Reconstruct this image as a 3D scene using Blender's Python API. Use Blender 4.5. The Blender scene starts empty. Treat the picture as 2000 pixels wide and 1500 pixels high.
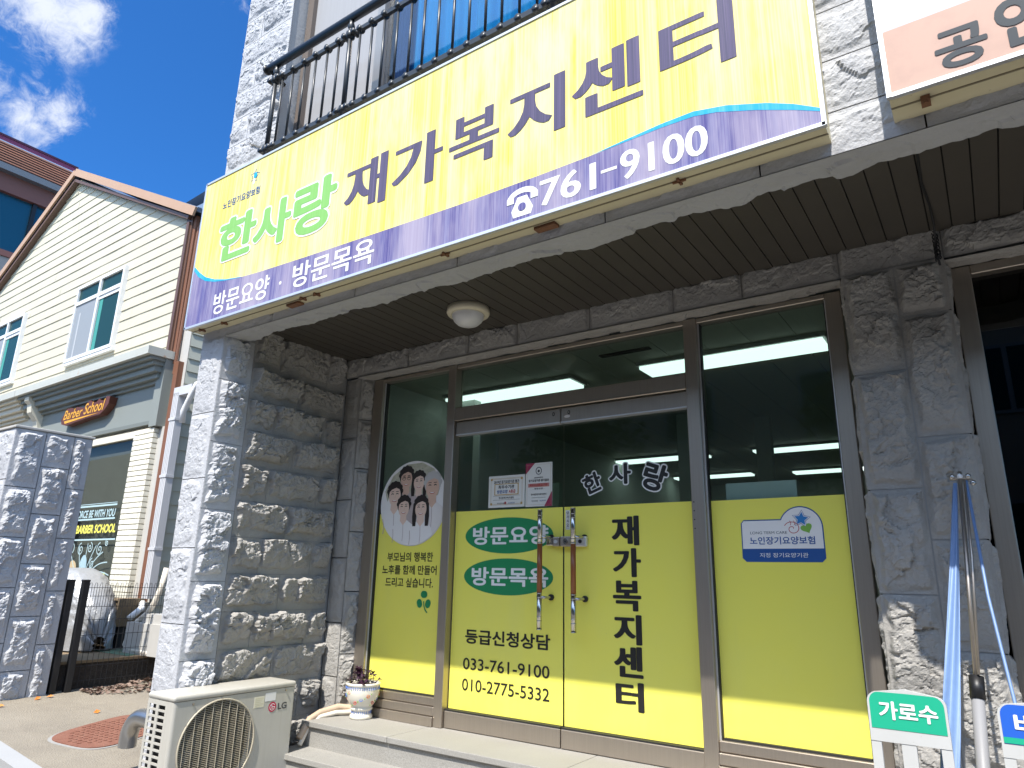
import bpy, bmesh, math, random
import numpy as np
from mathutils import Vector, Matrix
random.seed(7)
R = math.radians
SC = bpy.context.scene
COL = SC.collection

# ------------------------------------------------------------------ camera
cam_d = bpy.data.cameras.new('camera')
cam = bpy.data.objects.new('camera', cam_d); COL.objects.link(cam); SC.camera = cam
cam_d.sensor_width = 36.0; cam_d.lens = 1343.3 * 36 / 2000
cam_d.clip_start = 0.05; cam_d.clip_end = 2000
yaw, pitch, roll = -.607, .2736, .0208
fwd = Vector((math.sin(yaw)*math.cos(pitch), math.cos(yaw)*math.cos(pitch), math.sin(pitch)))
rgt = Vector((math.cos(yaw), -math.sin(yaw), 0)); upv = rgt.cross(fwd)
r2 = rgt*math.cos(roll) + upv*math.sin(roll); u2 = -rgt*math.sin(roll) + upv*math.cos(roll)
mw = Matrix((r2, u2, -fwd)).transposed().to_4x4(); mw.translation = Vector((3.2222, -3.9345, .9819))
cam.matrix_world = mw
SC.render.resolution_x, SC.render.resolution_y = 1024, 768
SC.view_settings.view_transform = 'Standard'; SC.view_settings.look = 'None'
SC.view_settings.exposure = 1.10; SC.view_settings.gamma = 1.0
SC.cycles.max_bounces = 10; SC.cycles.transparent_max_bounces = 16

# ------------------------------------------------------------------ sun and sky
SUN = Vector((.196, -1.0, 1.57)).normalized()          # towards the sun
sl = bpy.data.lights.new('sun', 'SUN'); sl.energy = 3.55; sl.angle = R(.53); sl.color = (1.0, .955, .88)
so = bpy.data.objects.new('sun', sl); COL.objects.link(so)
so.rotation_euler = SUN.to_track_quat('Z', 'Y').to_euler(); so.location = (4, -9, 14)

W = bpy.data.worlds.new('World'); SC.world = W; W.use_nodes = True
nt = W.node_tree; nt.nodes.clear()
def N(t, **k):
    n = nt.nodes.new(t)
    for a, b in k.items(): setattr(n, a, b)
    return n
sky = N('ShaderNodeTexSky', sky_type='NISHITA'); sky.sun_disc = False
sky.sun_elevation = math.asin(SUN.z); sky.sun_rotation = math.atan2(SUN.x, SUN.y)
sky.air_density = 1.0; sky.dust_density = .25; sky.ozone_density = 2.2; sky.altitude = 100
tint = N('ShaderNodeMix', data_type='RGBA', blend_type='MULTIPLY'); tint.inputs[0].default_value = 1
dt = N('ShaderNodeVectorMath', operation='DOT_PRODUCT'); tc0 = N('ShaderNodeTexCoord'); nt.links.new(tc0.outputs['Generated'], dt.inputs[0]); dt.inputs[1].default_value = SUN
dm = N('ShaderNodeMapRange', interpolation_type='SMOOTHSTEP'); nt.links.new(dt.outputs['Value'], dm.inputs[0]); dm.inputs[1].default_value = .30; dm.inputs[2].default_value = .72
tcol = N('ShaderNodeMix', data_type='RGBA'); nt.links.new(dm.outputs[0], tcol.inputs[0]); tcol.inputs[6].default_value = (.135, .395, .69, 1); tcol.inputs[7].default_value = (1.78, 1.62, 1.42, 1)
nt.links.new(tcol.outputs[2], tint.inputs[7])
nt.links.new(sky.outputs[0], tint.inputs[6])
bg = N('ShaderNodeBackground'); bg.inputs[1].default_value = .15
nt.links.new(tint.outputs[2], bg.inputs[0])
tc = N('ShaderNodeTexCoord')
no = N('ShaderNodeTexNoise'); no.inputs['Scale'].default_value = 13; no.inputs['Detail'].default_value = 12; no.inputs['Roughness'].default_value = .66; no.inputs['Distortion'].default_value = .6
nt.links.new(tc.outputs['Generated'], no.inputs['Vector'])
no2 = N('ShaderNodeTexNoise'); no2.inputs['Scale'].default_value = 42; no2.inputs['Detail'].default_value = 10; no2.inputs['Roughness'].default_value = .7; no2.inputs['Distortion'].default_value = 1.2
nt.links.new(tc.outputs['Generated'], no2.inputs['Vector'])
def M(op, a, b=None, c=None):
    n = N('ShaderNodeMath', operation=op)
    for i, x in enumerate((a, b, c)):
        if x is None: continue
        if isinstance(x, (int, float)): n.inputs[i].default_value = x
        else: nt.links.new(x, n.inputs[i])
    return n.outputs[0]
tot = None
for c, rad, wgt in [((-.778, .210, .592), .075, 1.0), ((-.7700, .2380, .5980), .052, .9), ((-.757, .2500, .6048), .035, .8), ((-.8357, .236, .4958), .062, 1.0), ((-.8269, .2543, .5020), .05, 1.0),
                    ((-.662, .36, .6574), .03, .45), ((-.842, .200, .508), .05, .9),
                    ((.5, -.4, .77), .35, .8), ((-.3, -.8, .5), .3, .8), ((.7, .3, .65), .3, .7)]:
    d = N('ShaderNodeVectorMath', operation='DISTANCE')
    nt.links.new(tc.outputs['Generated'], d.inputs[0]); d.inputs[1].default_value = c
    m = M('MULTIPLY', M('MAXIMUM', M('SUBTRACT', 1.0, M('DIVIDE', d.outputs['Value'], rad)), 0.0), wgt)
    tot = m if tot is None else M('MAXIMUM', tot, m)
den = M('ADD', M('MULTIPLY', tot, .80), M('ADD', M('MULTIPLY', M('SUBTRACT', no.outputs[0], .5), 2.1), M('MULTIPLY', M('SUBTRACT', no2.outputs[0], .5), .9)))
mr = N('ShaderNodeMapRange', interpolation_type='SMOOTHSTEP'); nt.links.new(den, mr.inputs[0])
mr.inputs[1].default_value = .12; mr.inputs[2].default_value = .95
gate = M('MULTIPLY', mr.outputs[0], M('MINIMUM', M('MULTIPLY', tot, 3.0), 1.0))
bgc = N('ShaderNodeBackground'); bgc.inputs[0].default_value = (.80, .86, 1.0, 1); bgc.inputs[1].default_value = .52
mix = N('ShaderNodeMixShader'); nt.links.new(gate, mix.inputs[0]); nt.links.new(bg.outputs[0], mix.inputs[1]); nt.links.new(bgc.outputs[0], mix.inputs[2])
wo = N('ShaderNodeOutputWorld'); nt.links.new(mix.outputs[0], wo.inputs[0])

# ------------------------------------------------------------------ materials
MATS = {}
def mat(name, col, rough=.6, metal=0.0, bump=None, var=None, streak=None, spec=.5, coat=0, trans=0, brick=None, alpha=None):
    """bump=(scale,strength,dist)  var=(scale,amount,colour)  streak=(scale vec,amount,colour): weathering with a shape of its own"""
    if name in MATS: return MATS[name]
    m = bpy.data.materials.new(name); m.use_nodes = True; t = m.node_tree
    b = t.nodes['Principled BSDF']; L = t.links.new
    b.inputs['Base Color'].default_value = (*col, 1); b.inputs['Roughness'].default_value = rough
    b.inputs['Metallic'].default_value = metal; b.inputs['Specular IOR Level'].default_value = spec
    b.inputs['Coat Weight'].default_value = coat; b.inputs['Transmission Weight'].default_value = trans
    co = t.nodes.new('ShaderNodeTexCoord').outputs['Object']
    src = None
    def mixc(fac, c2):
        nonlocal src
        x = t.nodes.new('ShaderNodeMix'); x.data_type = 'RGBA'
        L(fac, x.inputs[0])
        if src is None: x.inputs[6].default_value = (*col, 1)
        else: L(src, x.inputs[6])
        if isinstance(c2, tuple): x.inputs[7].default_value = (*c2, 1)
        else: L(c2, x.inputs[7])
        src = x.outputs[2]
    def noise(sc, det=6, vec=None, rough_=.6):
        n = t.nodes.new('ShaderNodeTexNoise'); n.inputs['Detail'].default_value = det; n.inputs['Roughness'].default_value = rough_
        if vec is not None:
            mp = t.nodes.new('ShaderNodeMapping'); mp.inputs['Scale'].default_value = vec; L(co, mp.inputs[0]); L(mp.outputs[0], n.inputs['Vector'])
        else: L(co, n.inputs['Vector'])
        n.inputs['Scale'].default_value = sc
        return n.outputs[0]
    def ramp(v, lo, hi, amt):
        r = t.nodes.new('ShaderNodeMapRange'); L(v, r.inputs[0]); r.inputs[1].default_value = lo; r.inputs[2].default_value = hi; r.inputs[4].default_value = amt
        return r.outputs[0]
    if brick:
        k = t.nodes.new('ShaderNodeTexBrick'); mp = t.nodes.new('ShaderNodeMapping'); mp.inputs['Rotation'].default_value = brick[3]
        L(co, mp.inputs[0]); L(mp.outputs[0], k.inputs['Vector'])
        k.inputs['Color1'].default_value = (*col, 1); k.inputs['Color2'].default_value = (*[c*brick[4] for c in col], 1); k.inputs['Mortar'].default_value = (*brick[2], 1)
        k.inputs['Scale'].default_value = 1; k.inputs['Brick Width'].default_value = brick[0]; k.inputs['Row Height'].default_value = brick[1]; k.inputs['Mortar Size'].default_value = .006
        src = k.outputs[0]
    for v in (var if isinstance(var, list) else [var] if var else []):
        mixc(ramp(noise(v[0]), v[3] if len(v) > 3 else .4, v[4] if len(v) > 4 else .7, v[1]), v[2])
    for s in (streak if isinstance(streak, list) else [streak] if streak else []):
        mixc(ramp(noise(1, 5, s[0], .7), s[3] if len(s) > 3 else .42, s[4] if len(s) > 4 else .72, s[1]), s[2])
    if src is not None: L(src, b.inputs['Base Color'])
    if bump:
        bp = t.nodes.new('ShaderNodeBump'); bp.inputs['Strength'].default_value = bump[1]; bp.inputs['Distance'].default_value = bump[2] if len(bump) > 2 else .01
        L(noise(bump[0], 8), bp.inputs['Height']); L(bp.outputs[0], b.inputs['Normal'])
    MATS[name] = m; return m
def emis(name, col, s):
    m = bpy.data.materials.new(name); m.use_nodes = True; b = m.node_tree.nodes['Principled BSDF']
    b.inputs['Base Color'].default_value = (.8, .8, .8, 1); b.inputs['Emission Color'].default_value = (*col, 1); b.inputs['Emission Strength'].default_value = s
    MATS[name] = m; return m
def glassm(name, tintc, ior=1.5, refl=1.0, rough=0.0):
    m = bpy.data.materials.new(name); m.use_nodes = True; t = m.node_tree; t.nodes.clear()
    tr = t.nodes.new('ShaderNodeBsdfTransparent'); tr.inputs[0].default_value = (*tintc, 1)
    gl = t.nodes.new('ShaderNodeBsdfGlossy'); gl.inputs[0].default_value = (refl, refl, refl, 1); gl.inputs['Roughness'].default_value = rough
    fr = t.nodes.new('ShaderNodeFresnel'); ge = t.nodes.new('ShaderNodeNewGeometry'); mr_ = t.nodes.new('ShaderNodeMapRange')
    mr_.inputs[3].default_value = ior; mr_.inputs[4].default_value = 1/ior; t.links.new(ge.outputs['Backfacing'], mr_.inputs[0]); t.links.new(mr_.outputs[0], fr.inputs[0])
    mx = t.nodes.new('ShaderNodeMixShader'); o = t.nodes.new('ShaderNodeOutputMaterial')
    t.links.new(fr.outputs[0], mx.inputs[0]); t.links.new(tr.outputs[0], mx.inputs[1]); t.links.new(gl.outputs[0], mx.inputs[2]); t.links.new(mx.outputs[0], o.inputs[0])
    MATS[name] = m; return m

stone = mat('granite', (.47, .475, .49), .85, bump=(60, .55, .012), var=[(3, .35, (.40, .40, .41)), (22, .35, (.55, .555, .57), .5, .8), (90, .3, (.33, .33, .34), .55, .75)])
stone_shaded = mat('granite_shaded', (.355, .34, .315), .88, bump=(60, .55, .012), var=[(3, .45, (.275, .26, .235)), (1.1, .45, (.25, .232, .21), .5, .7), (22, .35, (.42, .405, .38), .5, .8), (90, .3, (.27, .255, .235), .55, .75)])  # granite copy for the recess: shade put into its darker, browner colour
stone_sm = mat('granite_smooth', (.40, .405, .41), .85, bump=(45, .35, .008), var=[(4, .4, (.33, .33, .33)), (30, .3, (.47, .47, .47), .5, .8)])
step_m = mat('step_granite', (.33, .315, .285), .7, bump=(220, .2, .003), var=[(260, .8, (.17, .165, .15), .47, .62), (180, .6, (.48, .465, .43), .55, .7), (2.5, .4, (.25, .235, .205))])
mortar = mat('mortar', (.30, .30, .295), .9)
soffm = mat('soffit_panel', (.066, .058, .047), .5, var=[(1.5, .5, (.045, .04, .033))])
dark = mat('dark_void', (.02, .02, .02), .9)
steel = mat('brushed_steel', (.44, .385, .325), .38, .85, bump=(30, .05, .002), streak=((160, 160, 3), .35, (.33, .285, .24)))
chrome = mat('chrome', (.52, .51, .49), .22, 1.0)
wood = mat('handle_wood', (.27, .085, .025), .35, streak=((70, 70, 4), .6, (.13, .035, .01)))
rubber = mat('black_gasket', (.015, .015, .015), .6)
yel = mat('yellow_film', (.88, .81, .125), .30, spec=.5, var=[(1.2, .35, (.79, .77, .16)), (5, .2, (.84, .79, .17)), (60, .5, (.42, .38, .14), .72, .76)], streak=((3, 1, .35), .35, (.78, .74, .20), .5, .75), bump=(1.6, .12, .02))
blk = mat('black_vinyl', (.018, .017, .016), .4)
grn = mat('green_vinyl', (.012, .24, .085), .4)
wht = mat('white_vinyl', (.80, .80, .78), .4)
paper = mat('paper', (.70, .69, .64), .6)
sign_y = mat('sign_yellow', (.83, .66, .075), .45, spec=.14, streak=[((26, 1, .35), .75, (.84, .78, .42), .42, .70), ((150, 1, .4), .55, (.85, .80, .48), .44, .72), ((2.6, 1, .6), .85, (.84, .78, .44), .46, .66), ((300, 1, .6), .5, (.70, .58, .12), .55, .75)], var=[(1.3, .3, (.84, .75, .26)), (70, .5, (.52, .42, .15), .73, .77)])
sign_p = mat('sign_purple', (.070, .062, .225), .5, spec=.14, streak=[((24, 1, .5), .5, (.26, .27, .44), .42, .68), ((140, 1, .4), .6, (.38, .35, .50), .46, .72), ((2.2, 1, .5), .7, (.44, .39, .47), .44, .62), ((320, 1, .5), .45, (.52, .49, .58), .52, .72), ((5, 1, .5), .6, (.36, .31, .42), .5, .75)])
sign_tx = mat('sign_letter', (.085, .078, .132), .5, spec=.14, streak=[((90, 1, .7), .5, (.18, .14, .28), .45, .75), ((220, 1, .9), .5, (.28, .23, .34), .5, .75)])
sign_cy = mat('sign_cyan', (.02, .36, .62), .5, spec=.14, streak=((40, 1, .5), .5, (.2, .55, .75)))
sign_gr = mat('sign_green', (.22, .48, .13), .5, spec=.14, streak=((60, 1, .6), .5, (.30, .56, .22)))
sign_w = mat('sign_white', (.80, .80, .76), .5, spec=.14, streak=((120, 1, .5), .35, (.66, .66, .62)))
cream = mat('cream_metal', (.62, .56, .37), .5, var=[(3, .3, (.55, .48, .31)), (40, .7, (.30, .22, .12), .66, .74)])
alum = mat('aluminium', (.72, .72, .72), .35, .6)
rust = mat('rust', (.16, .075, .04), .85, bump=(80, .4, .004), var=[(30, .6, (.28, .13, .06))])
peach = mat('sign_peach', (.54, .355, .28), .5, spec=.14, var=[(5, .5, (.36, .25, .21), .5, .75)])
signwh = mat('sign_pale', (.54, .54, .56), .5, spec=.14)
grey_tx = mat('grey_letter', (.050, .058, .066), .5, spec=.14)
iron = mat('painted_iron', (.022, .025, .028), .38)
blackm = mat('black_paint', (.012, .012, .013), .45)
lampw = mat('lamp_ring', (.66, .60, .45), .4)
lampg = mat('lamp_glass', (.66, .66, .66), .3, spec=.6)
room = mat('room_wall', (.50, .53, .49), .8)
room_c = mat('room_ceiling', (.50, .50, .42), .7)
room_f = mat('room_floor', (.10, .10, .09), .5)
tube_e = emis('tube_light', (.84, 1.0, .96), 1.0)
glass = glassm('shop_glass', (.72, .79, .76), 1.5, .9)
glass_d = glassm('dark_glass', (.10, .13, .12), 1.5, .9)
glass_b = glassm('balcony_glass', (.72, .80, .86), 1.5, .9)
teal = mat('teal_pane', (.018, .055, .052), .22, spec=.08)
curt = mat('blue_curtain', (.002, .36, .66), .8)
curt_d = mat('navy_curtain', (.01, .05, .16), .8)
screen = mat('insect_screen', (.33, .33, .34), .7, streak=((60, 60, 1.5), .4, (.26, .26, .27)))
brownfr = mat('window_bronze', (.15, .12, .10), .5)
acw = mat('ac_casing', (.47, .45, .395), .40, var=[(4, .4, (.40, .375, .32)), (70, .6, (.26, .30, .22), .66, .74)], streak=((40, 40, 1.2), .35, (.36, .33, .26), .5, .75))
aclt = mat('ac_grille', (.46, .41, .31), .45)
acdk = mat('ac_inside', (.012, .012, .012), .7)
red = mat('logo_red', (.50, .01, .06), .4)
ltgrey = mat('logo_grey', (.06, .06, .065), .4)
pot_w = mat('pot_glaze', (.74, .70, .60), .18, spec=.6, coat=.4)
pblue = mat('pot_blue', (.10, .20, .55), .2)
pred = mat('pot_red', (.55, .07, .05), .2)
pgreen = mat('pot_green', (.20, .42, .06), .2)
porange = mat('pot_orange', (.65, .20, .03), .2)
oxalis = mat('purple_leaf', (.035, .008, .028), .5)
soil = mat('soil', (.05, .035, .025), .95)
hosem = mat('hose_tape', (.50, .38, .27), .7, bump=(60, .3, .004))
hosew = mat('hose_white', (.68, .62, .52), .6)
conc = mat('concrete', (.30, .26, .20), .92, bump=(90, .9, .015), var=[(1.6, .7, (.20, .172, .135)), (.5, .5, (.38, .335, .27), .5, .65), (7, .45, (.37, .32, .245), .5, .75), (140, .55, (.22, .19, .15), .52, .68)])
asph = mat('asphalt', (.12, .11, .10), .9, bump=(160, .6, .01), var=[(120, .5, (.17, .165, .16), .55, .72)])
kerbm = mat('kerb_granite', (.34, .34, .335), .8, bump=(140, .3, .005), var=[(150, .5, (.34, .34, .33), .5, .68), (3, .3, (.40, .39, .37))])
siding = mat('cream_siding', (.53, .49, .375), .65, bump=(25, .12, .004), var=[(2.2, .3, (.53, .505, .41)), (14, .25, (.63, .60, .50), .5, .8)], streak=((5, 5, .4), .3, (.49, .465, .38), .5, .75))
siding_g = mat('sage_siding', (.47, .48, .40), .7, var=[(4, .3, (.40, .41, .35))])
trim_o = mat('copper_trim', (.46, .29, .18), .5, var=[(5, .35, (.42, .24, .14))])
trim_b = mat('brown_trim', (.10, .055, .04), .5, streak=((50, 50, 1.2), .7, (.20, .10, .06)))
band_m = mat('sage_band', (.235, .255, .235), .6, var=[(2, .25, (.21, .225, .205))])
fascia = mat('pale_fascia', (.48, .49, .44), .55, var=[(4, .4, (.40, .38, .31)), (9, .7, (.42, .22, .10), .66, .73)])
creamp = mat('cream_paint', (.68, .64, .52), .6)
wbrick = mat('painted_brick', (.74, .71, .60), .75, bump=(50, .25, .006))
wbrick_j = mat('brick_joint', (.42, .38, .30), .9)
pvc = mat('white_pvc', (.78, .78, .77), .4)
zinc = mat('zinc_pipe', (.56, .56, .57), .42, .0, streak=((8, 8, 1), .3, (.42, .43, .46)))
copper = mat('rust_pipe', (.20, .085, .045), .6, streak=((40, 40, 1.5), .6, (.12, .05, .03)))
bbrick = mat('brown_brick', (.20, .085, .06), .85, brick=(.26, .10, (.40, .33, .28), (R(90), 0, R(90)), .7))
bfascia = mat('brown_fascia', (.215, .085, .062), .6)
rtile = mat('roof_shingle', (.20, .075, .042), .8, brick=(.6, .2, (.05, .03, .022), (R(90), 0, R(90)), .62), var=[(6, .3, (.26, .11, .06))])
purple = mat('purple_panel', (.17, .035, .085), .45)
blueroof = mat('blue_roof', (.14, .19, .27), .5)
silver = mat('silver_cover', (.36, .365, .37), .36, .25, bump=(7, .8, .03), var=[(3, .3, (.40, .41, .42))])
yard = mat('yard_slab', (.22, .155, .09), .9, bump=(40, .5, .01), var=[(3, .6, (.13, .11, .06)), (9, .6, (.12, .15, .05), .55, .7)])
gmat = mat('green_mat', (.10, .19, .12), .8, var=[(8, .5, (.30, .17, .11), .5, .6)])
leafm = mat('dead_leaf', (.20, .13, .095), .8, var=[(20, .6, (.34, .26, .21))])
leafo = mat('orange_leaf', (.62, .21, .03), .7)
rustplate = mat('rust_plate', (.215, .085, .052), .8, bump=(90, .8, .01), var=[(14, .6, (.29, .14, .09)), (60, .5, (.13, .06, .04), .5, .7)])
greyp = mat('grey_plaster', (.47, .455, .42), .85, var=[(5, .35, (.38, .36, .33))])
oldwood = mat('weathered_wood', (.22, .165, .105), .85, streak=((6, 60, 60), .5, (.13, .095, .06)))
ltblue = mat('pale_blue_vinyl', (.42, .56, .58), .5)
ltyel = mat('yellow_vinyl', (.78, .72, .12), .5)
gold = mat('gold_letter', (.72, .36, .025), .45)
maroon = mat('maroon_board', (.12, .035, .018), .5)
bluev = mat('blue_cloth', (.15, .24, .43), .42, spec=.5, streak=((90, 90, 2), .4, (.20, .30, .50)))
navy = mat('navy_vinyl', (.018, .085, .29), .4)
skyb = mat('star_blue', (.03, .20, .50), .4)
hgrn = mat('heart_green', (.22, .45, .07), .4)
skin = mat('print_skin', (.66, .44, .33), .5)
skin2 = mat('print_skin_pale', (.76, .56, .45), .5)
hairk = mat('print_hair', (.025, .018, .016), .5)
hairg = mat('print_grey_hair', (.52, .50, .48), .5)
ptone = mat('print_shirt', (.76, .71, .67), .5)
ptone2 = mat('print_shirt_shadow', (.50, .42, .40), .5)
pgr = mat('print_foliage', (.44, .42, .30), .5, var=[(30, .8, (.70, .66, .56)), (60, .6, (.22, .26, .13), .5, .65)])
pwh = mat('print_white', (.82, .79, .76), .5)
plast = mat('rack_plastic', (.52, .52, .50), .4, var=[(5, .35, (.42, .41, .38)), (60, .5, (.30, .28, .24), .68, .76)])
rgreen = mat('rack_green', (.015, .38, .22), .4)
rblue = mat('rack_blue', (.02, .11, .52), .4)
sleeve = mat('grey_sleeve', (.26, .26, .27), .5)
inkred = mat('ink_red', (.45, .03, .03), .5)
inkgold = mat('ink_gold', (.48, .31, .10), .45)
maroonp = mat('ink_maroon', (.30, .02, .07), .5)
oppm = mat('opposite_wall', (.36, .29, .22), .85, var=[(1.5, .3, (.29, .235, .18))])
leafg = mat('tree_leaf', (.045, .085, .025), .7)
bark = mat('bark', (.08, .06, .045), .9)

# ------------------------------------------------------------------ mesh helpers
class MB:
    def __init__(s): s.v = []; s.f = []; s.m = []; s.mats = []
    def mi(s, m):
        if m not in s.mats: s.mats.append(m)
        return s.mats.index(m)
    def add(s, vs, fs, m):
        o = len(s.v); s.v += [tuple(map(float, p)) for p in vs]; k = s.mi(m)
        s.f += [tuple(int(i)+o for i in f) for f in fs]; s.m += [k]*len(fs); return s
    def box(s, x0, x1, y0, y1, z0, z1, m):
        return s.add([(x, y, z) for x in (x0, x1) for y in (y0, y1) for z in (z0, z1)],
                     [(0, 1, 3, 2), (4, 6, 7, 5), (0, 4, 5, 1), (2, 3, 7, 6), (0, 2, 6, 4), (1, 5, 7, 3)], m)
    def rbox(s, x0, x1, y0, y1, z0, z1, m, r=.01, seg=3):
        b = bmesh.new(); bmesh.ops.create_cube(b, size=1)
        for v in b.verts: v.co = Vector(((x0+x1)/2+v.co.x*(x1-x0), (y0+y1)/2+v.co.y*(y1-y0), (z0+z1)/2+v.co.z*(z1-z0)))
        bmesh.ops.bevel(b, geom=b.edges[:], offset=r, segments=seg, affect='EDGES', profile=.5)
        b.verts.index_update(); s.add([v.co for v in b.verts], [[v.index for v in f.verts] for f in b.faces], m); b.free(); return s
    def tube(s, pts, r, m, n=8, cap=True):
        pts = [Vector(p) for p in pts]; rs = r if isinstance(r, (list, tuple)) else [r]*len(pts)
        vs = []; fs = []; prev = None
        for i, p in enumerate(pts):
            d = (pts[min(i+1, len(pts)-1)]-pts[max(i-1, 0)]).normalized()
            a = prev if prev is not None else (Vector((0, 0, 1)) if abs(d.z) < .9 else Vector((1, 0, 0)))
            a = (a - d*a.dot(d)).normalized(); prev = a; b = d.cross(a)
            for k in range(n):
                t = 2*math.pi*k/n; vs.append(p + (a*math.cos(t)+b*math.sin(t))*rs[i])
        for i in range(len(pts)-1):
            for k in range(n):
                q = (k+1) % n; fs.append((i*n+k, i*n+q, (i+1)*n+q, (i+1)*n+k))
        if cap: fs += [tuple(range(n-1, -1, -1)), tuple((len(pts)-1)*n+k for k in range(n))]
        return s.add(vs, fs, m)
    def lathe(s, prof, m, c=(0, 0, 0), n=32):
        vs = []; fs = []
        for r, z in prof:
            for k in range(n):
                t = 2*math.pi*k/n; vs.append((c[0]+r*math.cos(t), c[1]+r*math.sin(t), c[2]+z))
        for i in range(len(prof)-1):
            for k in range(n):
                q = (k+1) % n; fs.append((i*n+k, i*n+q, (i+1)*n+q, (i+1)*n+k))
        return s.add(vs, fs, m)
    def grid(s, P, m):
        h, w = P.shape[:2]; idx = np.arange(h*w).reshape(h, w)
        f = np.stack([idx[:-1, :-1], idx[:-1, 1:], idx[1:, 1:], idx[1:, :-1]], -1).reshape(-1, 4)
        o = len(s.v); s.v += list(map(tuple, P.reshape(-1, 3))); s.f += [tuple(q) for q in (f+o).tolist()]; s.m += [s.mi(m)]*len(f); return s
    def poly(s, pts2, fr, off, m, depth=0):
        """flat outline in frame fr=(O,U,V,N); depth>0 makes it a slab behind off"""
        O, U, V, Nn = fr; n = len(pts2)
        a = [O + U*p[0] + V*p[1] + Nn*off for p in pts2]
        if depth == 0: return s.add(a, [tuple(range(n))], m)
        b = [p - Nn*depth for p in a]
        return s.add(a+b, [tuple(range(n)), tuple(range(2*n-1, n-1, -1))] + [(i, n+i, n+(i+1) % n, (i+1) % n) for i in range(n)], m)
    def ell(s, cx, cy, rx, ry, fr, off, m, n=40, depth=0, a0=0, a1=2*math.pi):
        return s.poly([(cx+rx*math.cos(a0+(a1-a0)*k/n), cy+ry*math.sin(a0+(a1-a0)*k/n)) for k in range(n)], fr, off, m, depth)
    def text(s, txt, fr, box, off, m, bold=0.0, shear=0.0, rot=0.0, by=None):
        V2, F2, D = text_geo(txt, bold, bold if by is None else by)
        lo, hi = V2.min(0), V2.max(0); c = (V2-lo)/np.maximum(hi-lo, 1e-6)
        x0, y0, x1, y1 = box
        X = x0+c[:, 0]*(x1-x0); Y = y0+c[:, 1]*(y1-y0); X = X+shear*(Y-y0)
        if rot:
            cx, cy = (x0+x1)/2, (y0+y1)/2; a, b = X-cx, Y-cy
            X = cx+a*math.cos(rot)-b*math.sin(rot); Y = cy+a*math.sin(rot)+b*math.cos(rot)
        O, U, Vv, Nn = [np.array(q) for q in fr]
        return s.add(O+X[:, None]*U+Y[:, None]*Vv+(off+D)[:, None]*Nn, F2, m)
    def stroke(s, pts2, w, fr, off, m, closed=False):
        pts = [Vector((p[0], p[1])) for p in pts2]; n = len(pts); L = []; Rr = []
        for i, p in enumerate(pts):
            d = (pts[(i+1) % n if closed else min(i+1, n-1)]-pts[(i-1) % n if closed else max(i-1, 0)]).normalized()
            q = Vector((-d.y, d.x))*w/2; L.append(p+q); Rr.append(p-q)
        O, U, V, Nn = fr; vs = [O+U*p.x+V*p.y+Nn*off for p in L+Rr]
        return s.add(vs, [(i, n+i, n+(i+1) % n, (i+1) % n) for i in range(n if closed else n-1)], m)
    def build(s, name, parent=None, smooth=False, loc=None):
        me = bpy.data.meshes.new(name)
        me.from_pydata(s.v, [], s.f)
        for m in s.mats: me.materials.append(m)
        me.polygons.foreach_set('material_index', s.m)
        if smooth: me.polygons.foreach_set('use_smooth', [True]*len(s.f))
        me.update()
        o = bpy.data.objects.new(name, me); COL.objects.link(o)
        if parent is not None:
            o.parent = parent
        return o
_tc = {}
def text_geo(txt, bx, by):
    """glyph outlines; heavier weights are the outline thickened by bx, by (em)"""
    k = (txt, round(bx, 4), round(by, 4))
    if k not in _tc:
        cu = bpy.data.curves.new('glyphs', 'FONT'); cu.body = txt; cu.resolution_u = 4; cu.offset = bx if bx <= .012 else 0
        ob = bpy.data.objects.new('glyphs', cu); COL.objects.link(ob)
        dg = bpy.context.evaluated_depsgraph_get(); me = bpy.data.meshes.new_from_object(ob.evaluated_get(dg))
        V2 = np.array([v.co[:2] for v in me.vertices]); F2 = [tuple(reversed(p.vertices)) if p.normal.z < 0 else tuple(p.vertices) for p in me.polygons]
        bpy.data.objects.remove(ob); bpy.data.curves.remove(cu); bpy.data.meshes.remove(me)
        D = np.zeros(len(V2))
        if bx > .012:
            n = 14 if bx > .04 else 10; base, bf = V2, F2; vs = [base]; fs = list(bf); ds = [D]
            for q in range(n):
                t = 2*math.pi*q/n; fs += [tuple(i+len(base)*(q+1) for i in f) for f in bf]
                vs.append(base+np.array([bx*math.cos(t), by*math.sin(t)])); ds.append(np.full(len(base), .00004*(q+1)))
            V2, F2, D = np.concatenate(vs), fs, np.concatenate(ds)
        _tc[k] = (V2, F2, D)
    return _tc[k]
def fr_y(y): return (Vector((0, y, 0)), Vector((1, 0, 0)), Vector((0, 0, 1)), Vector((0, -1, 0)))       # facing the street
def fr_x(x): return (Vector((x, 0, 0)), Vector((0, 1, 0)), Vector((0, 0, 1)), Vector((1, 0, 0)))        # facing +x
def tag(o, label, cat, group=None, kind=None):
    if label: o['label'] = label
    if cat: o['category'] = cat
    if group: o['group'] = group
    if kind: o['kind'] = kind
    return o
def thing(name, label, cat, loc=(0, 0, 0), group=None, rotz=0):
    o = bpy.data.objects.new(name, None); COL.objects.link(o); o.location = loc; o.rotation_euler = (0, 0, rotz)
    o.empty_display_size = .1
    return tag(o, label, cat, group)
def structure(mb, name):
    o = mb.build(name); o['kind'] = 'structure'; return o

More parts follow.
